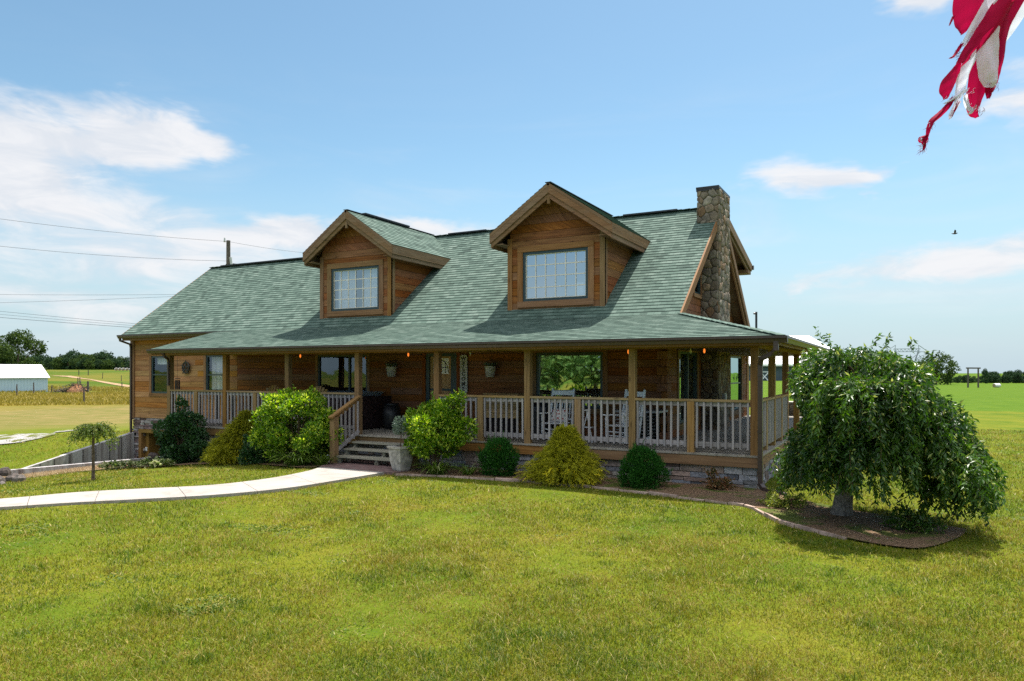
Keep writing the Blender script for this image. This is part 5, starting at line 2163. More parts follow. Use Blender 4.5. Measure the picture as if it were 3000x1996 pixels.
mb = MB()
for i in range(6):
    a0, a1 = i / 6 * math.pi, (i + 1) / 6 * math.pi
    mb.hexa([(-5.87, 1.9 - .27 * math.cos(a0), .62), (-5.23, 1.9 - .27 * math.cos(a0), .62), (-5.23, 1.9 - .27 * math.cos(a1), .62), (-5.87, 1.9 - .27 * math.cos(a1), .62),
             (-5.87, 1.9 - .27 * math.cos(a0), .62 + .22 * math.sin(a0) + .004), (-5.23, 1.9 - .27 * math.cos(a0), .62 + .22 * math.sin(a0) + .004), (-5.23, 1.9 - .27 * math.cos(a1), .62 + .22 * math.sin(a1) + .004), (-5.87, 1.9 - .27 * math.cos(a1), .62 + .22 * math.sin(a1) + .004)])
mb.build('lid', M['black'], t_)
mb = MB()
for x in (-5.78, -5.32):
    for y in (1.70, 2.10):
        mb.box(x - .03, x + .03, y - .03, y + .03, 0, .06)
mb.build('caster', M['black'], t_)

# dark glass-topped shelf at the right of the chairs
t_ = thing('metal_shelf', 'dark metal shelf of stacked slats with a grey top near the corner of the house', 'shelf', (-2.95, 1.9, 0))
mb = MB()
mb.box(-3.45, -2.35, 1.55, 2.30, .66, .71)
mb.build('top', M['greymetal'], t_)
mb = MB()
for i in range(7):
    mb.box(-3.40, -2.62, 1.60, 2.25, .08 + i * .08, .10 + i * .08)
mb.build('slat', M['greymetal'], t_)
mb = MB()
for x in (-3.42, -2.66, -2.38):
    for y in (1.60, 2.26):
        mb.box(x - .02, x + .02, y - .02, y + .02, 0, .66)
mb.box(-3.42, -2.60, 2.20, 2.24, .05, .65)
mb.build('leg', M['black'], t_)

# hot tub beside the steps
t_ = thing('hot_tub', 'dark panelled hot tub with a pale cover edge against the wall left of the door', 'hot tub', (-11.75, 1.72, 0))
mb = MB()
for i in range(16):
    x = -12.95 + i * .15
    mb.box(x, x + .146, 1.02, 1.05, .03, .90)
for i in range(9):
    y = 1.05 + i * .15
    mb.box(-10.58, -10.55, y, y + .146, .03, .90)
mb.box(-12.95, -10.60, 1.05, 2.36, .0, .90)
mb.build('cabinet', M['tub'], t_)
mb = MB()
mb.hexa([(-12.95, 1.02, .905), (-10.92, 1.02, .905), (-10.92, 2.36, .905), (-12.95, 2.36, .905), (-12.98, .98, 1.02), (-10.80, .98, 1.02), (-10.80, 2.38, 1.02), (-12.98, 2.38, 1.02)])
mb.build('cover', M['tubcover'], t_)

# dark stool beside the tub
t_ = thing('stool', 'dark round barrel stool standing on the porch right of the hot tub', 'stool', (-10.05, 1.75, 0))
mb = MB()
mb.lathe([(.0, .0), (.20, .0), (.25, .2), (.26, .4), (.22, .66), (.0, .66)], -10.05, 1.75, 18)
mb.build('barrel', M['black'], t_, smooth=True)
mb = MB()
mb.lathe([(.0, .66), (.20, .66), (.19, .72), (.0, .73)], -10.05, 1.75, 18)
mb.build('seat', M['black'], t_, smooth=True)

# pots hung on the wall either side of the door
for (x, lab) in ((-10.40, 'galvanised wall bucket left of the front door'), (-7.13, 'galvanised wall bucket right of the welcome sign')):
    t_ = thing('wall_bucket', lab, 'bucket', (x, 2.22, 1.46), 0, 'galvanised buckets on the wall')
    mb = MB()
    mb.lathe([(0, 1.46), (.12, 1.46), (.155, 1.74), (.16, 1.75), (.145, 1.75), (.11, 1.50)], x, 2.20, 18)
    mb.build('bucket', M['galv'], t_, smooth=True)
    mb = MB()
    mb.tube([(x - .155 * math.cos(a), 2.20, 1.74 + .17 * math.sin(a)) for a in np.linspace(0, math.pi, 12)], .006, 5)
    mb.tube([(x, 2.20, 1.91), (x, 2.30, 1.93), (x, 2.38, 1.93)], .008, 5)
    mb.build('handle', M['black'], t_)
    n = 160
    a = rng.random(n) * 2 * math.pi
    P = np.stack([x + .12 * np.cos(a) * rng.random(n), 2.20 + .12 * np.sin(a) * rng.random(n), 1.74 + .02 * rng.random(n)], 1)
    D = np.stack([np.cos(a), np.sin(a) * .6, .6 + .4 * rng.random(n)], 1)
    leaves('greenery', P, D, .14, .012, M['sage'], t_, None, off=(x, 2.22, 1.46))

# welcome board
t_ = thing('welcome_sign', 'tall grey board reading WELCOME down its length beside the front door', 'sign', (-8.05, 2.36, 1.02))
mb = MB()
pts = [(-8.165, 1.06), (-8.13, 1.02), (-7.97, 1.02), (-7.935, 1.06), (-7.935, 2.02), (-7.97, 2.06), (-8.13, 2.06), (-8.165, 2.02)]
mb.prism([(a, 2.335, b_) for a, b_ in pts], (0, .03, 0))
mb.build('board', wood('whitewashed_board', (.30, .30, .29), (.42, .42, .41), (.50, .50, .49), grain=30, knots=False), t_)
mb = MB()
for k, ch in enumerate('WELCOME'):
    cu = bpy.data.curves.new('letter', 'FONT')
    cu.body = ch
    cu.size = .15
    cu.align_x = 'CENTER'
    cu.align_y = 'CENTER'
    cu.extrude = .003
    cu.offset = .004
    o = bpy.data.objects.new('letter', cu)
    col.objects.link(o)
    bpy.context.view_layer.update()
    me = bpy.data.meshes.new_from_object(o.evaluated_get(bpy.context.evaluated_depsgraph_get()))
    bpy.data.objects.remove(o)
    me.materials.clear()
    me.materials.append(M['black'])
    o = bpy.data.objects.new('letter', me)
    col.objects.link(o)
    o.parent = t_
    o.location = Vector((-8.05, 2.328, 1.955 - k * .138)) - Vector((-8.05, 2.36, 1.02))
    o.rotation_euler = (R(90), 0, 0)

# star and wind chime between the two left windows
t_ = thing('wall_wreath', 'dark metal star wreath hung between the two left windows', 'wreath', (-19.42, 2.30, 1.62))
mb = MB()
ring = [(-19.42 + .17 * math.cos(a), 2.33, 1.74 + .19 * math.sin(a)) for a in np.linspace(0, 2 * math.pi, 18)]
mb.tube(ring, .03, 6)
for k in range(5):
    a = math.pi / 2 + k * 2 * math.pi / 5
    mb.beam((-19.42 + .05 * math.cos(a), 2.32, 1.74 + .05 * math.sin(a)), (-19.42 + .27 * math.cos(a), 2.32, 1.74 + .27 * math.sin(a)), .07, .03, (0, 1, 0), w2=.012, h2=.02)
mb.build('ring', M['black'], t_)
t_ = thing('wind_chime', 'dark wind chime of long tubes hanging in front of the left wall', 'wind chime', (-18.55, 1.0, 1.0))
mb = MB()
for k in range(5):
    a = k * 2 * math.pi / 5
    x, y = -18.62 + .065 * math.cos(a), 1.4 + .065 * math.sin(a)
    mb.tube([(x, y, .72 + .05 * k), (x, y, 1.32)], .017, 7)
mb.build('chime_tube', M['black'], t_)
mb = MB()
mb.lathe([(0, 1.36), (.09, 1.36), (.09, 1.38), (0, 1.385)], -18.62, 1.4, 14)
mb.tube([(-18.62, 1.4, 1.38), (-18.62, 1.4, 2.16)], .004, 4)
mb.build('hanger', M['black'], t_)

# dark table behind the left railings and two wooden chairs
t_ = thing('patio_table', 'long dark patio table behind the left railing', 'table', (-16.2, 1.25, 0))
mb = MB()
for i in range(6):
    mb.box(-17.1, -15.3, .82 + i * .145, .82 + i * .145 + .14, .98, 1.02)
mb.build('table_top', M['darkwood'], t_)
for x in (-17.0, -15.4):
    for y in (.88, 1.62):
        mb = MB()
        mb.box(x - .03, x + .03, y - .03, y + .03, 0, .98)
        mb.build('leg', M['darkwood'], t_)
for (x, y, lab) in ((-14.15, .85, 'wooden slat-backed garden chair near the left end of the porch'), (-12.05, .52, 'wooden slat-backed garden chair behind the large bright shrub')):
    t_ = thing('garden_chair', lab, 'chair', (x, y, 0), 0, 'wooden garden chairs on the porch')
    o = (0, 0, 0)
    mb = MB()
    for i in range(6):
        mb.box(-.28, .28, -.28 + i * .09, -.28 + i * .09 + .08, .34 - i * .012, .36 - i * .012)
    mb.build('seat', M['adirondack'], t_, offset=o)
    mb = MB()
    for i in range(6):
        xx = -.25 + i * .1
        hgt = 1.14 + .05 * math.cos((i - 2.5) * .9)
        mb.beam((xx, .20, .25), (xx * 1.1, .20 + .30, hgt), .085, .02, (0, 1, 0))
    mb.beam((-.28, .34, .62), (.28, .34, .62), .03, .06)
    mb.build('backrest', M['adirondack'], t_, offset=o)
    for sx in (-1, 1):
        mb = MB()
        mb.box(sx * .34 - .06, sx * .34 + .06, -.32, .40, .55, .575)
        mb.box(sx * .32 - .03, sx * .32 + .03, -.28, -.22, 0, .55)
        mb.beam((sx * .32, -.2, .32), (sx * .32, .42, .05), .04, .08)
        mb.build('armrest', M['adirondack'], t_, offset=o)

# cast stone urn with a clipped standard, at the foot of the steps
UB = (-7.42, -1.32)
uz = gz(*UB) + .05
t_ = thing('stone_urn', 'square tapering stone planter with a rim at the foot of the steps', 'planter', (UB[0], UB[1], uz), R(-12))
mb = MB()
prof = [(.125, 0), (.140, .03), (.178, .22), (.195, .42), (.195, .49), (.225, .50), (.228, .55), (.198, .555), (.185, .50)]
for (a, z0), (b_, z1) in zip(prof[:-1], prof[1:]):
    q0 = [(-a, -a, z0), (a, -a, z0), (a, a, z0), (-a, a, z0)]
    q1 = [(-b_, -b_, z1), (b_, -b_, z1), (b_, b_, z1), (-b_, b_, z1)]
    for i in range(4):
        j = (i + 1) % 4
        mb.poly([q0[i], q0[j], q1[j], q1[i]])
mb.build('pot', M['urn'], t_, offset=(0, 0, 0))
mb = MB()
mb.poly([(-.19, -.19, .52), (.19, -.19, .52), (.19, .19, .52), (-.19, .19, .52)])
mb.build('soil', M['mulch'], t_, offset=(0, 0, 0))
tp = (UB[0] - .02, UB[1], uz + .52)
t_ = thing('topiary', 'grey green ball topiary on a thin stem growing in the stone planter', 'plant', tp)
mb = MB()
mb.tube([tp, (tp[0] + .02, tp[1], tp[2] + .25), (tp[0], tp[1], tp[2] + .42)], .012, 6)
mb.build('stem', M['stem'], t_)
P, D, dep = blob_points([(tp[0], tp[1], tp[2] + .50, .15, .15, .18), (tp[0] - .05, tp[1], tp[2] + .40, .12, .12, .10)], 900, .5)
leaves('foliage', P, D + rng.normal(size=P.shape) * .5 + np.array([0, 0, -.2]), .05, .016, M['sage'], t_, None, off=tp)
# little white garden ornament left of the steps
ob = (-10.02, -.86, gz(-10.02, -.86) + .03)
t_ = thing('garden_ornament', 'small white bird ornament at the left foot of the steps', 'ornament', ob)
mb = MB()
mb.lathe([(0, 0), (.05, 0), (.06, .03), (.035, .10), (.0, .11)], 0, 0, 10)
mb.build('body', M['white'], t_, smooth=True, offset=(0, 0, 0))
mb = MB()
mb.tube([(0, 0, .09), (.02, -.01, .15), (.05, -.02, .20)], [.03, .022, .026], 8)
mb.tube([(.05, -.02, .20), (.09, -.03, .195)], [.012, .003], 6)
mb.build('head', M['white'], t_, smooth=True, offset=(0, 0, 0))

# ------------------------------------------------------------------ garden edging, walls, rocks
M['edge'] = plain('edging_stone', (.36, .26, .215), 0.9, 0.15, 0, 5, 0.3, 0.5)
edge_pts = bed_out[:61]
t_ = thing('garden_edging', 'thin line of edging stones between the lawn and the planting bed', 'edging', (-2.0, -1.4, -.66))
mb = MB()
i = 0
while i < len(edge_pts) - 3:
    stp = 3
    a, b_ = edge_pts[i], edge_pts[min(i + stp, len(edge_pts) - 1)]
    dv = (b_ - a)
    ln = np.linalg.norm(dv)
    dv = dv / ln
    nrm = np.array([-dv[1], dv[0]])
    j = lambda s=.008: random.uniform(-s, s)
    w = .035
    z0 = gz(*a) - .03
    hz = .075 + random.uniform(-.012, .012)
    p0 = a + dv * .012 + nrm * j(.015)
    p1 = b_ - dv * .012 + nrm * j(.015)
    mb.hexa([(*(p0 - nrm * w), z0), (*(p1 - nrm * w), z0), (*(p1 + nrm * w), z0), (*(p0 + nrm * w), z0), (*(p0 - nrm * w * .8), z0 + hz + j()), (*(p1 - nrm * w * .8), z0 + hz + j()), (*(p1 + nrm * w * .8), z0 + hz + j()), (*(p0 + nrm * w * .8), z0 + hz + j())])
    i += stp
mb.build('edging_stone', M['edge'], t_)

m, t, out = new_mat('stained_concrete')
tc = t.node('ShaderNodeTexCoord').outputs['Object']
st_ = t.noise(t.scale(tc, (.3, 3.2, .16)), 1.0, 4.0, .65)
n = t.noise(tc, 9.0, 4.0, .6)
c = t.ramp(st_, [(.36, (.14, .105, .10)), (.46, (.33, .30, .295)), (.58, (.48, .46, .46))])
principled(t, out, t.mix(t.mapr(n, .3, .7, 0, .3), c, (.22, .20, .20)), .9, .15, n, .3, .01)
M['retain'] = m
t_ = thing('retaining_wall', 'sloping stained concrete retaining wall running out from the left corner of the house', 'wall', (-22.48, .5, -1.7))
mb = MB()
q = [(2.40, -.63), (-1.45, -1.53), (-1.45, -2.1), (2.40, -2.1)]
mb.prism([(-22.55, y, z) for y, z in q], (.20, 0, 0))
mb.build('wall_panel', M['retain'], t_)
mb = MB()
for y in (1.9, 1.45, .95, .5, 0.05, -.45, -.9):
    zt = -.63 - (2.40 - y) * .9 / 3.85
    mb.box(-22.35, -22.33, y - .012, y + .012, -1.9, zt - .02)
mb.build('form_line', plain('wall_joint', (.10, .09, .09), .95), t_)
t_ = thing('kerb_wall', 'low concrete kerb wall along the near side of the basement driveway', 'wall', (-19.0, -1.0, -1.4))
mb = MB()
mb.hexa([(-19.10, -4.4, -2.0), (-18.92, -4.4, -2.0), (-18.92, 2.2, -2.0), (-19.10, 2.2, -2.0), (-19.10, -4.4, -1.06), (-18.92, -4.4, -1.06), (-18.92, 2.2, -1.23), (-19.10, 2.2, -1.23)])
mb.build('wall_panel', M['retain'], t_)

def rock(name, label, x, y, r, seed, mat, group=None, z=None, flat=.7):
    rg_ = np.random.default_rng(seed)
    V, F = [], []
    n, k = 9, 6
    off = rg_.random((3, 3)) * 5
    for i in range(k + 1):
        ph = math.pi * i / k
        for j in range(n):
            a = 2 * math.pi * j / n
            d = np.array([math.sin(ph) * math.cos(a), math.sin(ph) * math.sin(a), math.cos(ph)])
            rr = r * (1 + .22 * math.sin(3 * d[0] + off[0, 0]) * math.cos(2.5 * d[1] + off[0, 1]) + .12 * math.sin(5 * d[2] + off[0, 2]))
            V.append((d[0] * rr, d[1] * rr * .85, d[2] * rr * flat))
    for i in range(k):
        for j in range(n):
            j2 = (j + 1) % n
            F.append((i * n + j, i * n + j2, (i + 1) * n + j2, (i + 1) * n + j))
    o = raw_mesh(name, np.array(V), F, mat, None, rg_.random((len(F), 3)) * .2 + rg_.random(3) * .8)
    o.location = (x, y, (gz(x, y) if z is None else z) + r * flat * .55)
    return tag(o, label, 'rock', group)


RL = ['large dark rock in the heap at the left edge of the lawn', 'dark rock on top of the heap at the left edge of the lawn', 'lower rock of the heap, nearest the concrete kerb wall', 'small pale rock in front of the heap at the left edge of the lawn', 'flat dark rock behind the heap at the left edge of the lawn', 'rounded rock at the far left of the heap']
for i, (x, y, r_, dz) in enumerate(((-17.25, -4.75, .26, 0), (-17.35, -4.50, .17, .24), (-16.75, -4.45, .20, 0), (-16.75, -4.85, .11, 0), (-17.6, -4.15, .22, 0), (-17.55, -5.1, .24, 0))):
    rock('rock', RL[i], x, y, r_, 60 + i, M['rock'], 'rocks heaped at the left edge of the lawn', gz(x, y) + dz - .04)
rock('rock', 'dark rock on the kerb at the left jamb of the basement door', -18.95, .75, .20, 71, M['rock'], 'rocks by the basement door', -1.25)
rock('rock', 'brownish pointed rock on the kerb in front of the basement door', -18.75, 1.45, .26, 72, M['rock'], 'rocks by the basement door', -1.27, 1.0)
# dry grass bank below the kerb wall
n = 5200
yy = -4.3 + 3.6 * rng.random(n)
xx = -18.85 + (.12 + .75 * rng.random(n)) * (.4 + .6 * rng.random(n))
P = np.stack([xx, yy, ground_z(xx, yy)], 1)
M['straw'] = foliage('dry_straw', (.30, .20, .10), (.52, .40, .24), (.62, .52, .36), tipamt=.3)
o = leaves('dry_grass', P, np.stack([.5 * rng.normal(size=n), .5 * rng.normal(size=n), np.ones(n) * .8], 1), .16, .012, M['straw'])
struct(o, 'stuff', 'pale dry grass along the foot of the concrete kerb wall', 'grass')

# ------------------------------------------------------------------ the farm around
def at(az_px, dist, z=None):
    """a spot on the land: bearing given as tangent from the view axis, distance in metres along it"""
    t_ = az_px
    x = CAMX + dist * (math.sin(YAW) + t_ * math.cos(YAW))
    y = CAMY + dist * (math.cos(YAW) - t_ * math.sin(YAW))
    return (x, y, gz(x, y) if z is None else z)


def far_tree(label, base, H, Rr, seed, n, leaf, mat, group=None, name='tree', trunk_h=.25, prof=None, trunk_r=.22):
    t_ = thing(name, label, 'tree', base, 0, group)
    rg_ = random.Random(seed)
    o = (0, 0, 0)
    prof = prof or [(trunk_h * H, .55 * Rr), (.45 * H, .95 * Rr), (.65 * H, .9 * Rr), (.85 * H, .55 * Rr), (.95 * H, .2 * Rr)]
    lob = clumpy(0, 0, 0, prof, 26, (.20 * Rr, .36 * Rr), seed, 1.0)
    P, D, dep = blob_points(lob, n, .5, .15)
    c = rng.random((len(P), 3))
    c[:, 0] = np.clip(c[:, 0], 0, 1)
    leaves('crown', P, D * .5 + rng.normal(size=P.shape) * .8, leaf * (.6 + .8 * rng.random(len(P))), leaf * .7, mat, t_, c)
    mb = MB()
    mb.tube([(0, 0, -.2), (.1, 0, H * .3), (0, .1, H * .6)], [trunk_r, trunk_r * .75, trunk_r * .35], 8)
    for k in range(5):
        l = lob[k * 5]
        mb.tube([(.05, 0, H * .32), (l[0] * .5, l[1] * .5, l[2] * .8), (l[0], l[1], l[2])], [trunk_r * .45, trunk_r * .3, trunk_r * .1], 5)
    mb.build('trunk', M['bark'], t_, offset=o)
    return t_


# white metal barn in the left field
BC = np.array(at(-1360 / 2110, 140)[:2])          # its near right corner
u_ = np.array([-.66 * math.cos(YAW) - .75 * math.sin(YAW), .66 * math.sin(YAW) - .75 * math.cos(YAW)])   # along the wall to the left
v_ = np.array([-u_[1], u_[0]])
if v_ @ (BC - np.array([CAMX, CAMY])) < 0:
    v_ = -v_
BZ = -2.95
t_ = thing('white_barn', 'low white metal barn standing in the left field', 'barn', (BC[0], BC[1], BZ))
m, t, out = new_mat('ribbed_white_metal')
tc = t.node('ShaderNodeTexCoord').outputs['Object']
sp = t.node('ShaderNodeSeparateXYZ')
t.l.new(tc, sp.inputs[0])
uu = t.math('ADD', t.math('MULTIPLY', sp.outputs[0], float(u_[0])), t.math('MULTIPLY', sp.outputs[1], float(u_[1])))
rib = t.math('POWER', t.math('ABSOLUTE', t.math('SINE', t.math('MULTIPLY', uu, 6.0))), 8.0)
principled(t, out, t.mix(t.math('MULTIPLY', rib, .35), (.52, .64, .72), (.36, .46, .53)), .5, .3, rib, .5, .03)
M['ribwall'] = m
M['whiteroof'] = plain('white_roof_metal', (.80, .80, .80), .45, .4, 0, .6, .05)


def bpt(a, d, z):
    q = BC + u_ * a + v_ * d
    return (q[0], q[1], BZ + z)


mb = MB()
L_, D_, Hh_ = 34.0, 10.0, 3.30
mb.prism([bpt(0, 0, -.6), bpt(0, D_, -.6), bpt(0, D_, Hh_), bpt(0, D_ / 2, Hh_ + 2.35), bpt(0, 0, Hh_)], tuple(u_ * L_) + (0,))
mb.build('wall', M['ribwall'], t_)
mb = MB()
for (d0_, z0_, d1_, z1_) in ((-.35, Hh_ - .12, D_ / 2, Hh_ + 2.42), (D_ + .35, Hh_ - .12, D_ / 2, Hh_ + 2.42)):
    mb.prism([bpt(-.3, d0_, z0_), bpt(-.3, d1_, z1_), bpt(-.3, d1_, z1_ + .10), bpt(-.3, d0_, z0_ + .10)], tuple(u_ * (L_ + .6)) + (0,))
mb.build('roof', M['whiteroof'], t_)

# dark sided machine shed with a white roof behind the porch
SC = np.array(at(1008 / 2110, 118)[:2])
su = -np.array([math.cos(YAW), -math.sin(YAW)])
sv_ = np.array([math.sin(YAW), math.cos(YAW)])
SZ = gz(*SC)
SZ = min(SZ, 0.0)
t_ = thing('machine_shed', 'large barn with white roof and dark blue grey wall behind the porch', 'barn', (SC[0], SC[1], SZ))


def spt(a, d, z):
    q = SC + su * a + sv_ * d
    return (q[0], q[1], z)


M['darkmetal'] = plain('dark_blue_metal', (.060, .085, .105), .6, .3, 0, .8, .12)
mb = MB()
mb.prism([spt(0, 0, -1.0), spt(0, 20, -1.0), spt(0, 20, 2.65), spt(0, 0, 2.65)], tuple(su * 38) + (0,))
mb.build('wall', M['darkmetal'], t_)
mb = MB()
q = [spt(-.4, -.5, 2.62), spt(38, -.5, 2.62), spt(38, 10, 7.75), spt(3.6, 10, 7.75)]
mb.prism(q, (0, 0, .12))
q = [spt(-.4, 20.5, 2.62), spt(3.6, 10, 7.75), spt(38, 10, 7.75), spt(38, 20.5, 2.62)]
mb.prism(q, (0, 0, .12))
mb.prism([spt(-.4, -.5, 2.62), spt(3.6, 10, 7.75), spt(-.4, 20.5, 2.62)], (0, 0, .10))
mb.prism([spt(-.42, -.55, 2.40), spt(38, -.55, 2.40), spt(38, -.55, 2.62), spt(-.42, -.55, 2.62)], tuple(sv_ * .1) + (0,))
mb.build('roof', M['whiteroof'], t_)
mb = MB()
a0_, a1_ = 14.45, 15.55
zb_ = .05
mb.beam(spt(a0_, -.08, zb_), spt(a1_, -.08, zb_ + 1.25), .16, .05, tuple(sv_) + (0,))
mb.beam(spt(a1_, -.10, zb_), spt(a0_, -.10, zb_ + 1.25), .16, .05, tuple(sv_) + (0,))
mb.beam(spt(a0_ - .3, -.12, zb_ + 1.4), spt(a1_ + .3, -.12, zb_ + 1.4), .05, .14)
mb.build('cross_brace', M['white'], t_)

# stone patio wall at the far end of the side porch
t_ = thing('patio_wall', 'low stone patio wall on a pale base beyond the far end of the side porch', 'wall', (-.9, 13.9, -.7))
mb = MB()
ledge(mb, FR(13.62), -2.4, .55, -.30, .45)
mb.build('stone', M['field'], t_)
mb = MB()
mb.box(-2.4, .55, 13.65, 14.0, -.9, .45)
mb.box(-2.45, .60, 13.55, 14.02, .45, .50)
mb.build('core', M['concrete'], t_)
mb = MB()
mb.box(-1.6, 1.35, 13.15, 13.55, -.9, -.28)
mb.build('step', M['white'], t_)

# trees
far_tree('large round tree behind the white barn in the left field', at(-1448 / 2110, 170), 11.6, 6.3, 31, 15000, .42, M['farleaf'], trunk_h=.12, trunk_r=.4)
far_tree('spreading tree beside the right edge of the weeping tree', at(1243 / 2110, 292), 12.0, 8.0, 33, 4200, .75, M['farleaf'], trunk_h=.14, trunk_r=.35)
protoL = [far_tree('dark tree of the wood along the top of the left field', at(-1300 / 2110, 384), 9.2, 5.2, 41, 1500, .85, M['fardark'], 'trees of the left wood', trunk_h=.04),
          far_tree('dark tree of the wood along the top of the left field', at(-1195 / 2110, 376), 8.0, 4.6, 42, 1500, .8, M['fardark'], 'trees of the left wood', trunk_h=.04),
          far_tree('dark tree of the wood along the top of the left field', at(-1240 / 2110, 372), 7.0, 4.2, 43, 1500, .8, M['farleaf'], 'trees of the left wood', trunk_h=.04)]
rt = random.Random(5)
px_ = -1545
k = 0
while px_ < -1060:
    for row in (0, 1):
        o = copy_tree(protoL[rt.randrange(3)])
        b_ = at((px_ + rt.uniform(-10, 10)) / 2110, 366 + row * 20 + rt.uniform(-6, 6))
        o.location = b_
        s_ = rt.uniform(.70, 1.12) * (1.0 if row else .78) * (.9 if px_ > -1160 else 1.0)
        o.scale = (s_ * 1.05, s_ * 1.05, s_)
        o.rotation_euler = (0, 0, rt.uniform(0, 6.28))
    px_ += 19
protoR = [far_tree('dark tree of the wood beyond the right field', at(1330 / 2110, 352), 8.2, 4.6, 51, 1400, .8, M['fardark'], 'trees of the right wood', trunk_h=.04),
          far_tree('dark tree of the wood beyond the right field', at(1400 / 2110, 352), 9.6, 4.4, 52, 1400, .8, M['fardark'], 'trees of the right wood', trunk_h=.04)]
protoR[0].scale = (.42, .42, .42)
protoR[1].scale = (.58, .58, .55)
for px_ in range(1150, 1620, 17):
    for row in (0, 1):
        o = copy_tree(protoR[rt.randrange(2)])
        o.location = at((px_ + rt.uniform(-8, 8)) / 2110, 345 + row * 20 + rt.uniform(-6, 6))
        s_ = rt.uniform(.70, 1.05) * (1.1 if row else .85) * (.40 if px_ < 1385 else .58)
        o.scale = (s_, s_, s_)
        o.rotation_euler = (0, 0, rt.uniform(0, 6.28))
o = copy_tree(protoR[1])
o.location = at(1386 / 2110, 330)
o.scale = (.32, .32, .68)
del o['group']
o['label'] = 'tall slim dark tree just right of the timber gate frame'
protoB = far_tree('broad green tree across the lawn, seen only as a reflection in the picture window', (-15.0, -41.0, -.66), 6.4, 4.4, 61, 3400, .40, M['mirrorleaf'], 'trees behind the viewer', trunk_h=.08)
for (x, y, s_) in ((-21.0, -42, 1.05), (-27.0, -41, 1.0), (-33, -43, 1.1), (-9.5, -42, 1.0), (-18, -47, 1.15), (-24, -48, 1.2), (-30, -49, 1.2), (-12, -48, 1.2), (-37, -47, 1.1)):
    o = copy_tree(protoB)
    o.location = (x, y, -.66)
    o.scale = (s_, s_, s_)
    o.rotation_euler = (0, 0, x)

# fence posts, brush pile, track posts
POSTS = [(-130.2, 54.2, 2.0, .11, 'dark fence post against the middle of the white barn wall'), (-133.3, 58.6, 2.1, .11, 'dark fence post near the right end of the white barn wall'), (-136.5, 63.4, 1.4, .12, 'leaning fence post just right of the white barn'),
         (-135.2, 69.5, 2.0, .22, 'thick dark post right of the brush pile'), (-93.1, 43.3, 2.1, .12, 'tall post standing alone in the olive grass'), (-152.9, 78.1, 2.1, .10, 'left post of the pair behind the brush pile'), (-155.5, 80.1, 2.1, .10, 'right post of the pair behind the brush pile'),
         (-229.9, 124.3, 1.6, .14, 'left gate post at the bend of the dirt track'), (-228.0, 126.2, 1.6, .14, 'right gate post at the bend of the dirt track'), (-198.7, 112.4, 1.7, .09, 'thin tilted post beyond the dirt track'), (-180.1, 105.9, 1.4, .09, 'short thin post beyond the dirt track near the house'), (-142.6, 81.3, 1.3, .10, 'low post on the near side of the dirt track')]
for i, (x, y, h_, r_, lab) in enumerate(POSTS):
    mb = MB()
    lx_ = .25 if i in (2, 9) else random.uniform(-.05, .05)
    mb.tube([(0, 0, -.3), (lx_ * .5, 0, h_ * .5), (lx_, 0, h_ + .15)], [r_, r_ * .95, r_ * .85], 8)
    if i == 4:
        mb.box(-.28, .28, -.08, .08, h_ + .08, h_ + .20)
    o = mb.build('fence_post', M['polewood'], None, offset=(0, 0, 0))
    o.location = (x, y, gz(x, y))
    tag(o, lab, 'post', 'fence posts in the left field')
bx, by = -137.5, 67.6
bz = gz(bx, by)
t_ = thing('brush_pile', 'heap of brushwood and red brown earth in the left field', 'brush pile', (bx, by, bz))
rg_ = random.Random(9)
mb = MB()
for k in range(260):
    a = rg_.uniform(-3.2, 3.2)
    hgt = max(.1, 2.0 * math.exp(-((a - .9) / 2.0) ** 2))
    x = bx + a * math.cos(YAW)
    y = by - a * math.sin(YAW) + rg_.uniform(-1, 1)
    z = bz + rg_.uniform(0, hgt)
    d = Vector((rg_.uniform(-1, 1), rg_.uniform(-1, 1), rg_.uniform(-.3, .7))).normalized() * rg_.uniform(.4, 1.1)
    mb.tube([(x, y, z), (x + d.x, y + d.y, z + d.z)], [.06, .03], 4)
mb.build('brushwood', M['polewood'], t_)
mb = MB()
V = []
for k in range(13):
    mb.lathe([(1.0 - .07 * k * .2, 0)] * 2, 0, 0, 3)
mb = MB()
n = 22
prof = [(1.9, -.1), (1.6, .45), (1.0, 1.05), (.4, 1.5), (0, 1.6)]
mb.lathe(prof, bx + .9 * math.cos(YAW), by - .9 * math.sin(YAW) + .3, n)
mb.v = [(v[0] + random.uniform(-.15, .15), v[1] + random.uniform(-.15, .15), v[2] + bz + random.uniform(-.12, .12)) for v in mb.v]
mb.build('earth', plain('red_earth', (.30, .15, .08), .95, .1, 0, 1.5, .4, .6), t_)

# rough grass standing in the left field
M['fieldgrass'] = foliage('field_grass_blade', (.16, .145, .022), (.34, .275, .055), (.48, .40, .15), tipamt=.2, rough=.8, spec=.05)


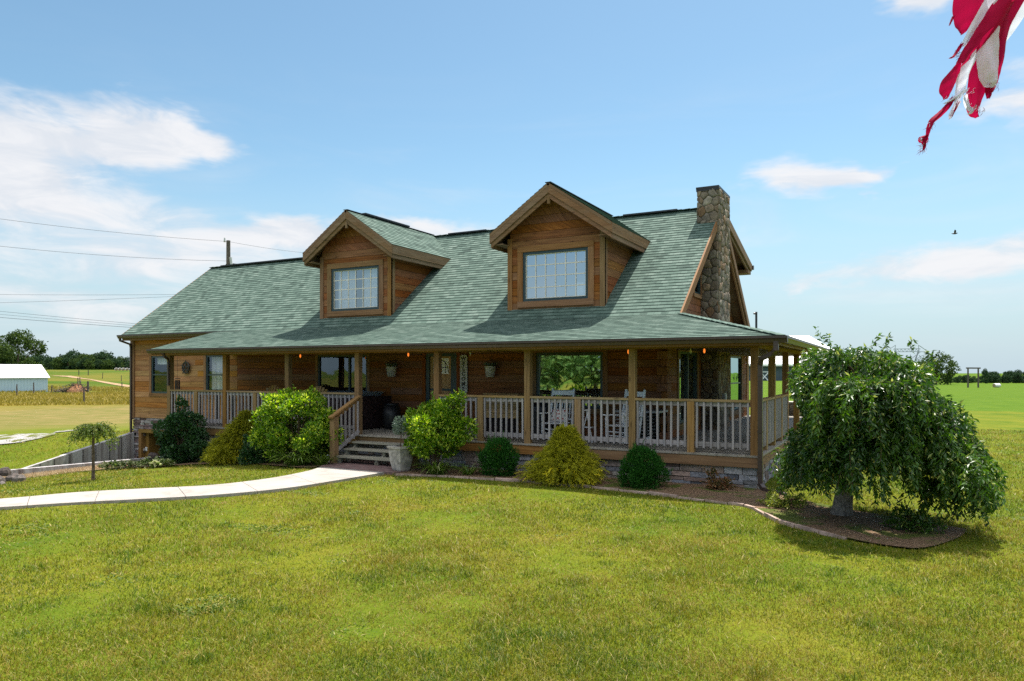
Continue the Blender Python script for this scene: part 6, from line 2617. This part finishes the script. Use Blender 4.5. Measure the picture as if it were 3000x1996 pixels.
def field_grass(name, label, n, s0, s1, d0_, d1_, hgt, wid, mat, seed):
    rf_ = np.random.default_rng(seed)
    s_ = s0 + (s1 - s0) * rf_.random(n)
    d_ = np.sqrt(d0_ ** 2 + (d1_ ** 2 - d0_ ** 2) * rf_.random(n))
    x = CAMX + d_ * (math.sin(YAW) + s_ * math.cos(YAW))
    y = CAMY + d_ * (math.cos(YAW) - s_ * math.sin(YAW))
    pt = np.stack([x, y], 1)
    pn = vnoise(pt, .09, seed) * .6 + vnoise(pt, .35, seed + 1) * .4
    k_ = pn + rf_.normal(size=n) * .12 > .42
    x, y, pn = x[k_], y[k_], pn[k_]
    k_ = (np.hypot(x + 137.5, y - 67.6) > 5.5)
    x, y, pn = x[k_], y[k_], pn[k_]
    m_ = len(x)
    P = np.stack([x, y, ground_z(x, y) - .02], 1)
    D = np.stack([rf_.normal(size=m_) * .4, rf_.normal(size=m_) * .4, np.ones(m_)], 1)
    c = rf_.random((m_, 3))
    c[:, 0] = np.clip(pn * 1.1 - .15 + .3 * (c[:, 0] - .5), 0, 1)
    o = leaves(name, P, D, hgt * (.5 + .8 * rf_.random(m_)), wid, mat, None, c)
    struct(o, 'stuff', label, 'grass')


field_grass('field_grass', 'tall olive grass standing in the left field in front of the white barn', 34000, -.73, -.50, 92, 156, .50, .14, M['fieldgrass'], 71)
# wrapped bales
M['bale'] = plain('bale_wrap', (.70, .69, .68), .5, .4, 0, 1.2, .15)
M['hay'] = plain('hay_end', (.34, .26, .17), .95, .1, 0, 3, .3, .6)


def bale(label, base, ang_, r_=.75, l_=1.7, group=None):
    t_ = thing('hay_bale', label, 'hay bale', base, ang_, group)
    n = 18
    mb = MB()
    mb.tube([(-l_ / 2, 0, r_), (-l_ * .46, 0, r_), (l_ * .46, 0, r_), (l_ / 2, 0, r_)], [r_ * .92, r_, r_, r_ * .92], n, caps=False)
    mb.build('wrap', M['bale'], t_, offset=(0, 0, 0))
    mb = MB()
    for sx in (-1, 1):
        mb.tube([(sx * l_ * .497, 0, r_), (sx * l_ * .502, 0, r_)], r_ * .90, n)
    mb.build('end', M['hay'], t_, offset=(0, 0, 0))


BL = ['first bale at the open end of the white wrapped bale row on the left hill', 'second white wrapped bale of the row on the left hill', 'third white wrapped bale of the row on the left hill', 'fourth white wrapped bale of the row on the left hill', 'fifth white wrapped bale of the row, nearest the house wall', 'last white wrapped bale of the row, partly behind the house']
for i in range(6):
    bale(BL[i], at((-1160 + i * 10.5) / 2110, 322), -YAW * -1, .62, 1.62, 'row of white wrapped bales on the left hill')
bale('single white wrapped bale lying in the right green field', at(1420 / 2110, 214), YAW * -1 + .25, .60, 2.0)

# timber gate frame in the right field
GP = at(1336 / 2110, 205)
GQ = at(1366 / 2110, 205)
t_ = thing('gate_frame', 'tall timber frame of two posts and a crossbar in the right field', 'frame', GP)
for q in (GP, GQ):
    mb = MB()
    mb.tube([(q[0], q[1], q[2] - .5), (q[0], q[1], q[2] + 5.5)], [.24, .20], 8)
    mb.build('post', M['polewood'], t_)
mb = MB()
dv = (Vector(GQ) - Vector(GP)).normalized()
mb.beam(tuple(Vector(GP) - dv * .5 + Vector((0, 0, 5.55))), tuple(Vector(GQ) + dv * .6 + Vector((0, 0, 5.55))), .3, .38)
mb.build('crossbar', M['polewood'], t_)

# lattice transmission tower
TW = np.array(at(1157 / 2110, 520)[:2])
tu = np.array([math.cos(YAW), -math.sin(YAW)])
tv = np.array([math.sin(YAW), math.cos(YAW)])
TZ = gz(*TW)
t_ = thing('transmission_tower', 'steel lattice transmission tower rising behind the weeping tree', 'pylon', (TW[0], TW[1], TZ))


def tp_(a, z, d=0.0):
    q = TW + tu * a + tv * d
    return (q[0], q[1], z)


mb = MB()
rr = .26
for sx in (-1, 1):
    for dd_ in (-2.2, 2.2):
        mb.tube([tp_(sx * 5.0, TZ, dd_ * 2), tp_(sx * 6.5, 10.5, dd_ * .35), tp_(sx * 8.5, 17.2, 0)], rr, 4)
        mb.tube([tp_(sx * 5.0, TZ, dd_ * 2), tp_(sx * 2.8, 10.0, dd_ * .3), tp_(sx * 9.6, 15.2, 0)], rr, 4)
    for (a0_, z0_, a1_, z1_) in ((8.6, 17.2, 8.2, 20.2), (8.6, 20.0, 15.5, 15.3), (9.8, 15.4, 15.5, 15.3), (6.0, 9.5, 10.0, 12.2), (10.0, 12.2, 14.6, 13.6), (6.6, 10.6, 8.6, 15.2), (10.5, 10.8, 8.8, 13.0), (6.5, 9.0, 10.5, 10.8)):
        mb.tube([tp_(sx * a0_, z0_), tp_(sx * a1_, z1_)], rr, 4)
mb.build('leg_lattice', M['steel'], t_)
mb = MB()
mb.tube([tp_(-9.6, 17.4), tp_(9.6, 17.6)], rr, 4)
mb.tube([tp_(-9.6, 15.3), tp_(9.6, 15.5)], rr, 4)
for i in range(14):
    a0_ = -9.6 + i * 1.37
    mb.tube([tp_(a0_, 15.3 if i % 2 else 17.4), tp_(a0_ + 1.37, 17.4 if i % 2 else 15.3)], rr * .7, 4)
mb.build('crossarm', M['steel'], t_)


def wire(label, pts, r_, group=None, sag=0.0, name='power_line'):
    P_ = []
    for (a, b_) in zip(pts[:-1], pts[1:]):
        a, b_ = Vector(a), Vector(b_)
        for k in range(12):
            s_ = k / 12
            q = a.lerp(b_, s_)
            q.z -= sag * 4 * s_ * (1 - s_)
            P_.append(q)
    P_.append(Vector(pts[-1]))
    mb = MB()
    mb.tube(P_, r_, 5)
    o = mb.build(name, M['wire'], None, offset=tuple(P_[0]))
    o.location = P_[0]
    return tag(o, label, 'power line', group)


# utility pole and its lines behind the left wing
UPX = at(-831 / 2110, 38)
UZ = UPX[2]
t_ = thing('utility_pole', 'weathered wooden utility pole behind the left roof', 'utility pole', UPX)
mb = MB()
mb.tube([(UPX[0], UPX[1], UZ - .5), (UPX[0], UPX[1], 4), (UPX[0], UPX[1], 8.50)], [.16, .125, .10], 10)
mb.build('pole', M['polewood'], t_)
mb = MB()
mb.tube([(UPX[0] - .16, UPX[1] - .1, 8.42), (UPX[0] - .16, UPX[1] - .1, 8.64)], [.06, .035], 8)
mb.build('insulator', M['galv'], t_)
mb = MB()
mb.tube([(UPX[0] + .15, UPX[1] + .02, 7.6), (UPX[0] + .2, UPX[1] + .02, 7.2)], .07, 8)
mb.build('insulator', M['galv'], t_)
mb = MB()
mb.tube([(UPX[0], UPX[1], 7.30), (UPX[0] + .55, UPX[1] + .3, 7.22), (UPX[0] + 1.0, UPX[1] + .55, 7.12), (UPX[0] + 1.05, UPX[1] + .58, 6.85)], .035, 6)
mb.tube([(UPX[0], UPX[1], 7.4), (UPX[0] - .5, UPX[1] - .3, 6.6), (UPX[0] - .8, UPX[1] - .5, 5.6)], .018, 5)
mb.build('bracket', M['black'], t_)
top = (UPX[0], UPX[1], 8.45)
l0 = at(-1500 / 2110, 33, 1.63 + 445 / 2110 * 33)
l0b = at(-1900 / 2110, 31, 1.63 + 490 / 2110 * 31)
wire('upper thin line running left from the top of the utility pole', [top, l0, l0b], .008, 'lines at the utility pole', .10)
l1 = at(-1500 / 2110, 33, 1.63 + 365 / 2110 * 33)
l1b = at(-1900 / 2110, 31, 1.63 + 395 / 2110 * 31)
wire('lower thin line running left from the utility pole', [(UPX[0], UPX[1], 7.42), l1, l1b], .008, 'lines at the utility pole', .12)
r1 = at(-612 / 2110, 46, 1.63 + 346 / 2110 * 46)
wire('thin line sloping down right from the top of the utility pole', [top, r1, at(-300 / 2110, 60, 9.0)], .007, 'lines at the utility pole', .05)
LAB = ['level power line crossing the sky above the left roof edge', 'rising power line just below the level one', 'upper of the thick cables low in the left sky', 'middle of the thick cables low in the left sky', 'lowest of the thick cables low in the left sky']
for lab, (y0_, y1_, r_) in zip(LAB, ((857, 858, .03), (881, 864, .03), (906, 952, .035), (915, 957, .03), (924, 962, .045))):
    d_ = 180
    a = at(-1900 / 2110, d_, 1.63 + (1086.7 - (y0_ - (y1_ - y0_) * .8)) / 2110 * d_)
    b_ = at(-700 / 2110, d_, 1.63 + (1086.7 - (y0_ + (y1_ - y0_) * 1.6)) / 2110 * d_)
    wire(lab, [a, b_], r_, 'far transmission lines', .6)

# bird
bp0 = at(1297 / 2110, 60, 1.63 + 402 / 2110 * 60)
t_ = thing('bird', 'small dark bird flying in the right sky', 'bird', bp0)
mb = MB()
mb.tube([(-.24, 0, .02), (-.12, 0, .0), (.05, 0, 0), (.16, 0, .03), (.22, 0, .03)], [.008, .05, .07, .045, .008], 8)
for sy in (-1, 1):
    mb.poly([(-.05, sy * .04, .03), (.08, sy * .04, .03), (.10, sy * .18, .20), (0, sy * .30, .30), (-.06, sy * .16, .17)])
mb.build('body', M['black'], t_, offset=(0, 0, 0))

# ------------------------------------------------------------------ the tattered flag close by
FD = 3.6
fO = Vector((CAMX + FD * math.sin(YAW), CAMY + FD * math.cos(YAW), CAMZ))
fR = Vector((math.cos(YAW), -math.sin(YAW), 0))
fF = Vector((math.sin(YAW), math.cos(YAW), 0))
FS = FD / 2110.0


def fpt(px, py, d):
    return fO + fR * ((px - 1500) * FS) + Vector((0, 0, 1)) * ((1086.7 - py) * FS) + fF * d


RED, WHT = (1.0, 0, 0), (0, 1.0, 0)
# stripes: colour, depth, points along the hang (x, y, half width); cloth millimetres scaled to the cloth's plane
RIB = [(WHT, .10, [(3060, -90, 45), (3020, -20, 42), (2995, 40, 32), (2982, 85, 16), (2976, 108, 4)]),
       (RED, .07, [(3030, -80, 34), (2985, 0, 34), (2965, 60, 30), (2955, 120, 28), (2945, 180, 22), (2935, 240, 10), (2930, 255, 3)]),
       (RED, .05, [(2985, -60, 30), (2950, 20, 34), (2925, 80, 36), (2905, 150, 34), (2893, 215, 32), (2880, 280, 24), (2878, 318, 14), (2882, 334, 4)]),
       (WHT, .015, [(2925, 70, 14), (2912, 110, 26), (2908, 160, 33), (2912, 205, 30), (2914, 236, 22), (2918, 250, 8)]),
       (RED, .04, [(2915, 215, 10), (2922, 240, 14), (2918, 262, 9), (2912, 280, 3)]),
       (WHT, .02, [(2880, 120, 8), (2858, 165, 16), (2840, 205, 15), (2828, 240, 15), (2818, 268, 12), (2808, 300, 6), (2800, 318, 2)]),
       (RED, .00, [(3000, -70, 24), (2950, 0, 26), (2905, 65, 25), (2865, 120, 21), (2835, 160, 16), (2815, 188, 9)]),
       (WHT, .025, [(2965, -70, 22), (2920, -5, 20), (2880, 55, 17), (2848, 105, 11), (2832, 132, 5)]),
       (RED, .06, [(2890, -80, 44), (2868, -20, 44), (2850, 35, 30), (2842, 68, 16), (2838, 84, 4)]),
       (RED, .03, [(2822, 175, 6), (2812, 205, 15), (2796, 235, 20), (2786, 262, 16), (2780, 284, 5)]),
       (WHT, .01, [(2836, 255, 9), (2818, 272, 7), (2795, 288, 4), (2768, 302, 1.5)]),
       (RED, .015, [(2800, 280, 5), (2785, 305, 8), (2765, 328, 8), (2742, 348, 8), (2728, 372, 7), (2720, 395, 5), (2718, 410, 6), (2716, 428, 3)]),
       (RED, .02, [(2725, 392, 3), (2708, 402, 7), (2714, 415, 6), (2712, 434, 2), (2705, 440, 1)]),
       (WHT, .035, [(2826, 285, 6), (2812, 310, 7), (2800, 330, 4), (2796, 342, 1)]),
       (RED, .03, [(2818, 290, 4), (2808, 318, 4), (2798, 338, 1)]),
       (WHT, .03, [(2838, 270, 8), (2848, 300, 9), (2862, 318, 5), (2846, 328, 1)]),
       (RED, .02, [(2826, 120, 4), (2816, 140, 5), (2804, 158, 3), (2788, 165, 1)]),
       (RED, .05, [(2812, 32, 3), (2804, 48, 2), (2800, 60, 1)])]
V, F, C = [], [], []
K = 6
for (c_, dep, pts_) in RIB:
    # resample
    P_ = [np.array(p, float) for p in pts_]
    P_ = [2 * P_[0] - P_[1]] + P_ + [2 * P_[-1] - P_[-2]]
    S_ = []
    for i in range(1, len(P_) - 2):
        for k in range(6):
            s_ = k / 6
            a, b_, cc_, d_ = P_[i - 1], P_[i], P_[i + 1], P_[i + 2]
            S_.append(.5 * ((2 * b_) + (cc_ - a) * s_ + (2 * a - 5 * b_ + 4 * cc_ - d_) * s_ ** 2 + (3 * b_ - a - 3 * cc_ + d_) * s_ ** 3))
    S_.append(P_[-2])
    b0 = len(V)
    ph = random.random() * 6
    for i, p in enumerate(S_):
        q0 = S_[max(i - 1, 0)]
        q1 = S_[min(i + 1, len(S_) - 1)]
        t2 = np.array([q1[0] - q0[0], q1[1] - q0[1]])
        t2 /= np.linalg.norm(t2) + 1e-9
        nrm = np.array([-t2[1], t2[0]])
        hw = max(p[2], .6)
        for k in range(K + 1):
            s_ = k / K * 2 - 1
            jx = (rng.random() - .5) * (.7 if abs(s_) == 1 else 0)
            V.append(tuple(fpt(p[0] + nrm[0] * (hw * s_ + jx), p[1] + nrm[1] * (hw * s_ + jx), dep + .020 * (s_ * s_) * min(1, hw / 18) + .010 * math.sin(i * .22 + s_ * 3.0 + ph) + .002 * math.sin(i * .9 - s_ * 4 + ph) * min(1, hw / 14))))
    for i in range(len(S_) - 1):
        for k in range(K):
            a = b0 + i * (K + 1) + k
            F.append((a, a + 1, a + K + 2, a + K + 1))
            C.append(c_)
m, t, out = new_mat('flag_cloth')
_, (r, g, b) = colattr(t)
tc = t.node('ShaderNodeTexCoord').outputs['Object']
wv = t.noise(tc, 260.0, 2.0, .6)
fo = t.noise(tc, 7.0, 3.0, .5)
base_c = t.mix(r, (.80, .82, .94), (.43, .003, .050))
p = principled(t, None, base_c, .75, .15, fo, .3, .01)
tr = t.node('ShaderNodeBsdfTranslucent')
t.l.new(base_c, tr.inputs[0])
mx = t.node('ShaderNodeMixShader', inp={0: .45})
t.l.new(p.outputs[0], mx.inputs[1])
t.l.new(tr.outputs[0], mx.inputs[2])
t.l.new(mx.outputs[0], out.inputs[0])
fl = thing('flag', 'tattered red and white striped flag hanging in the upper right corner', 'flag', tuple(fpt(3050, -60, .05)))
off_ = np.array(fl.location)
raw_mesh('striped_cloth', np.array(V) - off_, F, m, fl, np.array(C), smooth=True)
fr_ = MB()
for k in range(170):
    px0, py0, w0 = random.choice([(2800, 275, 22), (2850, 262, 20), (2880, 318, 16), (2735, 365, 12), (2716, 405, 12), (2815, 150, 10), (2920, 246, 16), (2860, 305, 14), (2712, 430, 8)])
    a = Vector((px0 + random.uniform(-w0, w0), py0 + random.uniform(-10, 10), 0))
    b_ = a + Vector((random.uniform(-16, 3), random.uniform(2, 14), 0))
    fr_.tube([fpt(a.x, a.y, .02), fpt((a.x + b_.x) / 2, (a.y + b_.y) / 2 + 1, .015), fpt(b_.x, b_.y, .02)], [.0011, .0009, .0004], 3, c=RED if random.random() < .55 else WHT, caps=False)
fr_.build('frayed_thread', m, fl)
pz_ = fpt(3270, 1000, .05)
fp_ = thing('flagpole', 'tall white flagpole that carries the tattered striped flag', 'flagpole', (pz_.x, pz_.y, gz(pz_.x, pz_.y)))
mb = MB()
mb.tube([(pz_.x, pz_.y, -.7), (pz_.x, pz_.y, 6.2)], [.045, .03], 12)
mb.build('pole', M['white'], fp_)
mb = MB()
q = fpt(3050, -60, .05)
mb.tube([(pz_.x, pz_.y, 5.9), tuple(q.lerp(Vector((pz_.x, pz_.y, 5.9)), .5)), tuple(q)], .006, 5)
mb.build('halyard', M['white'], fp_)
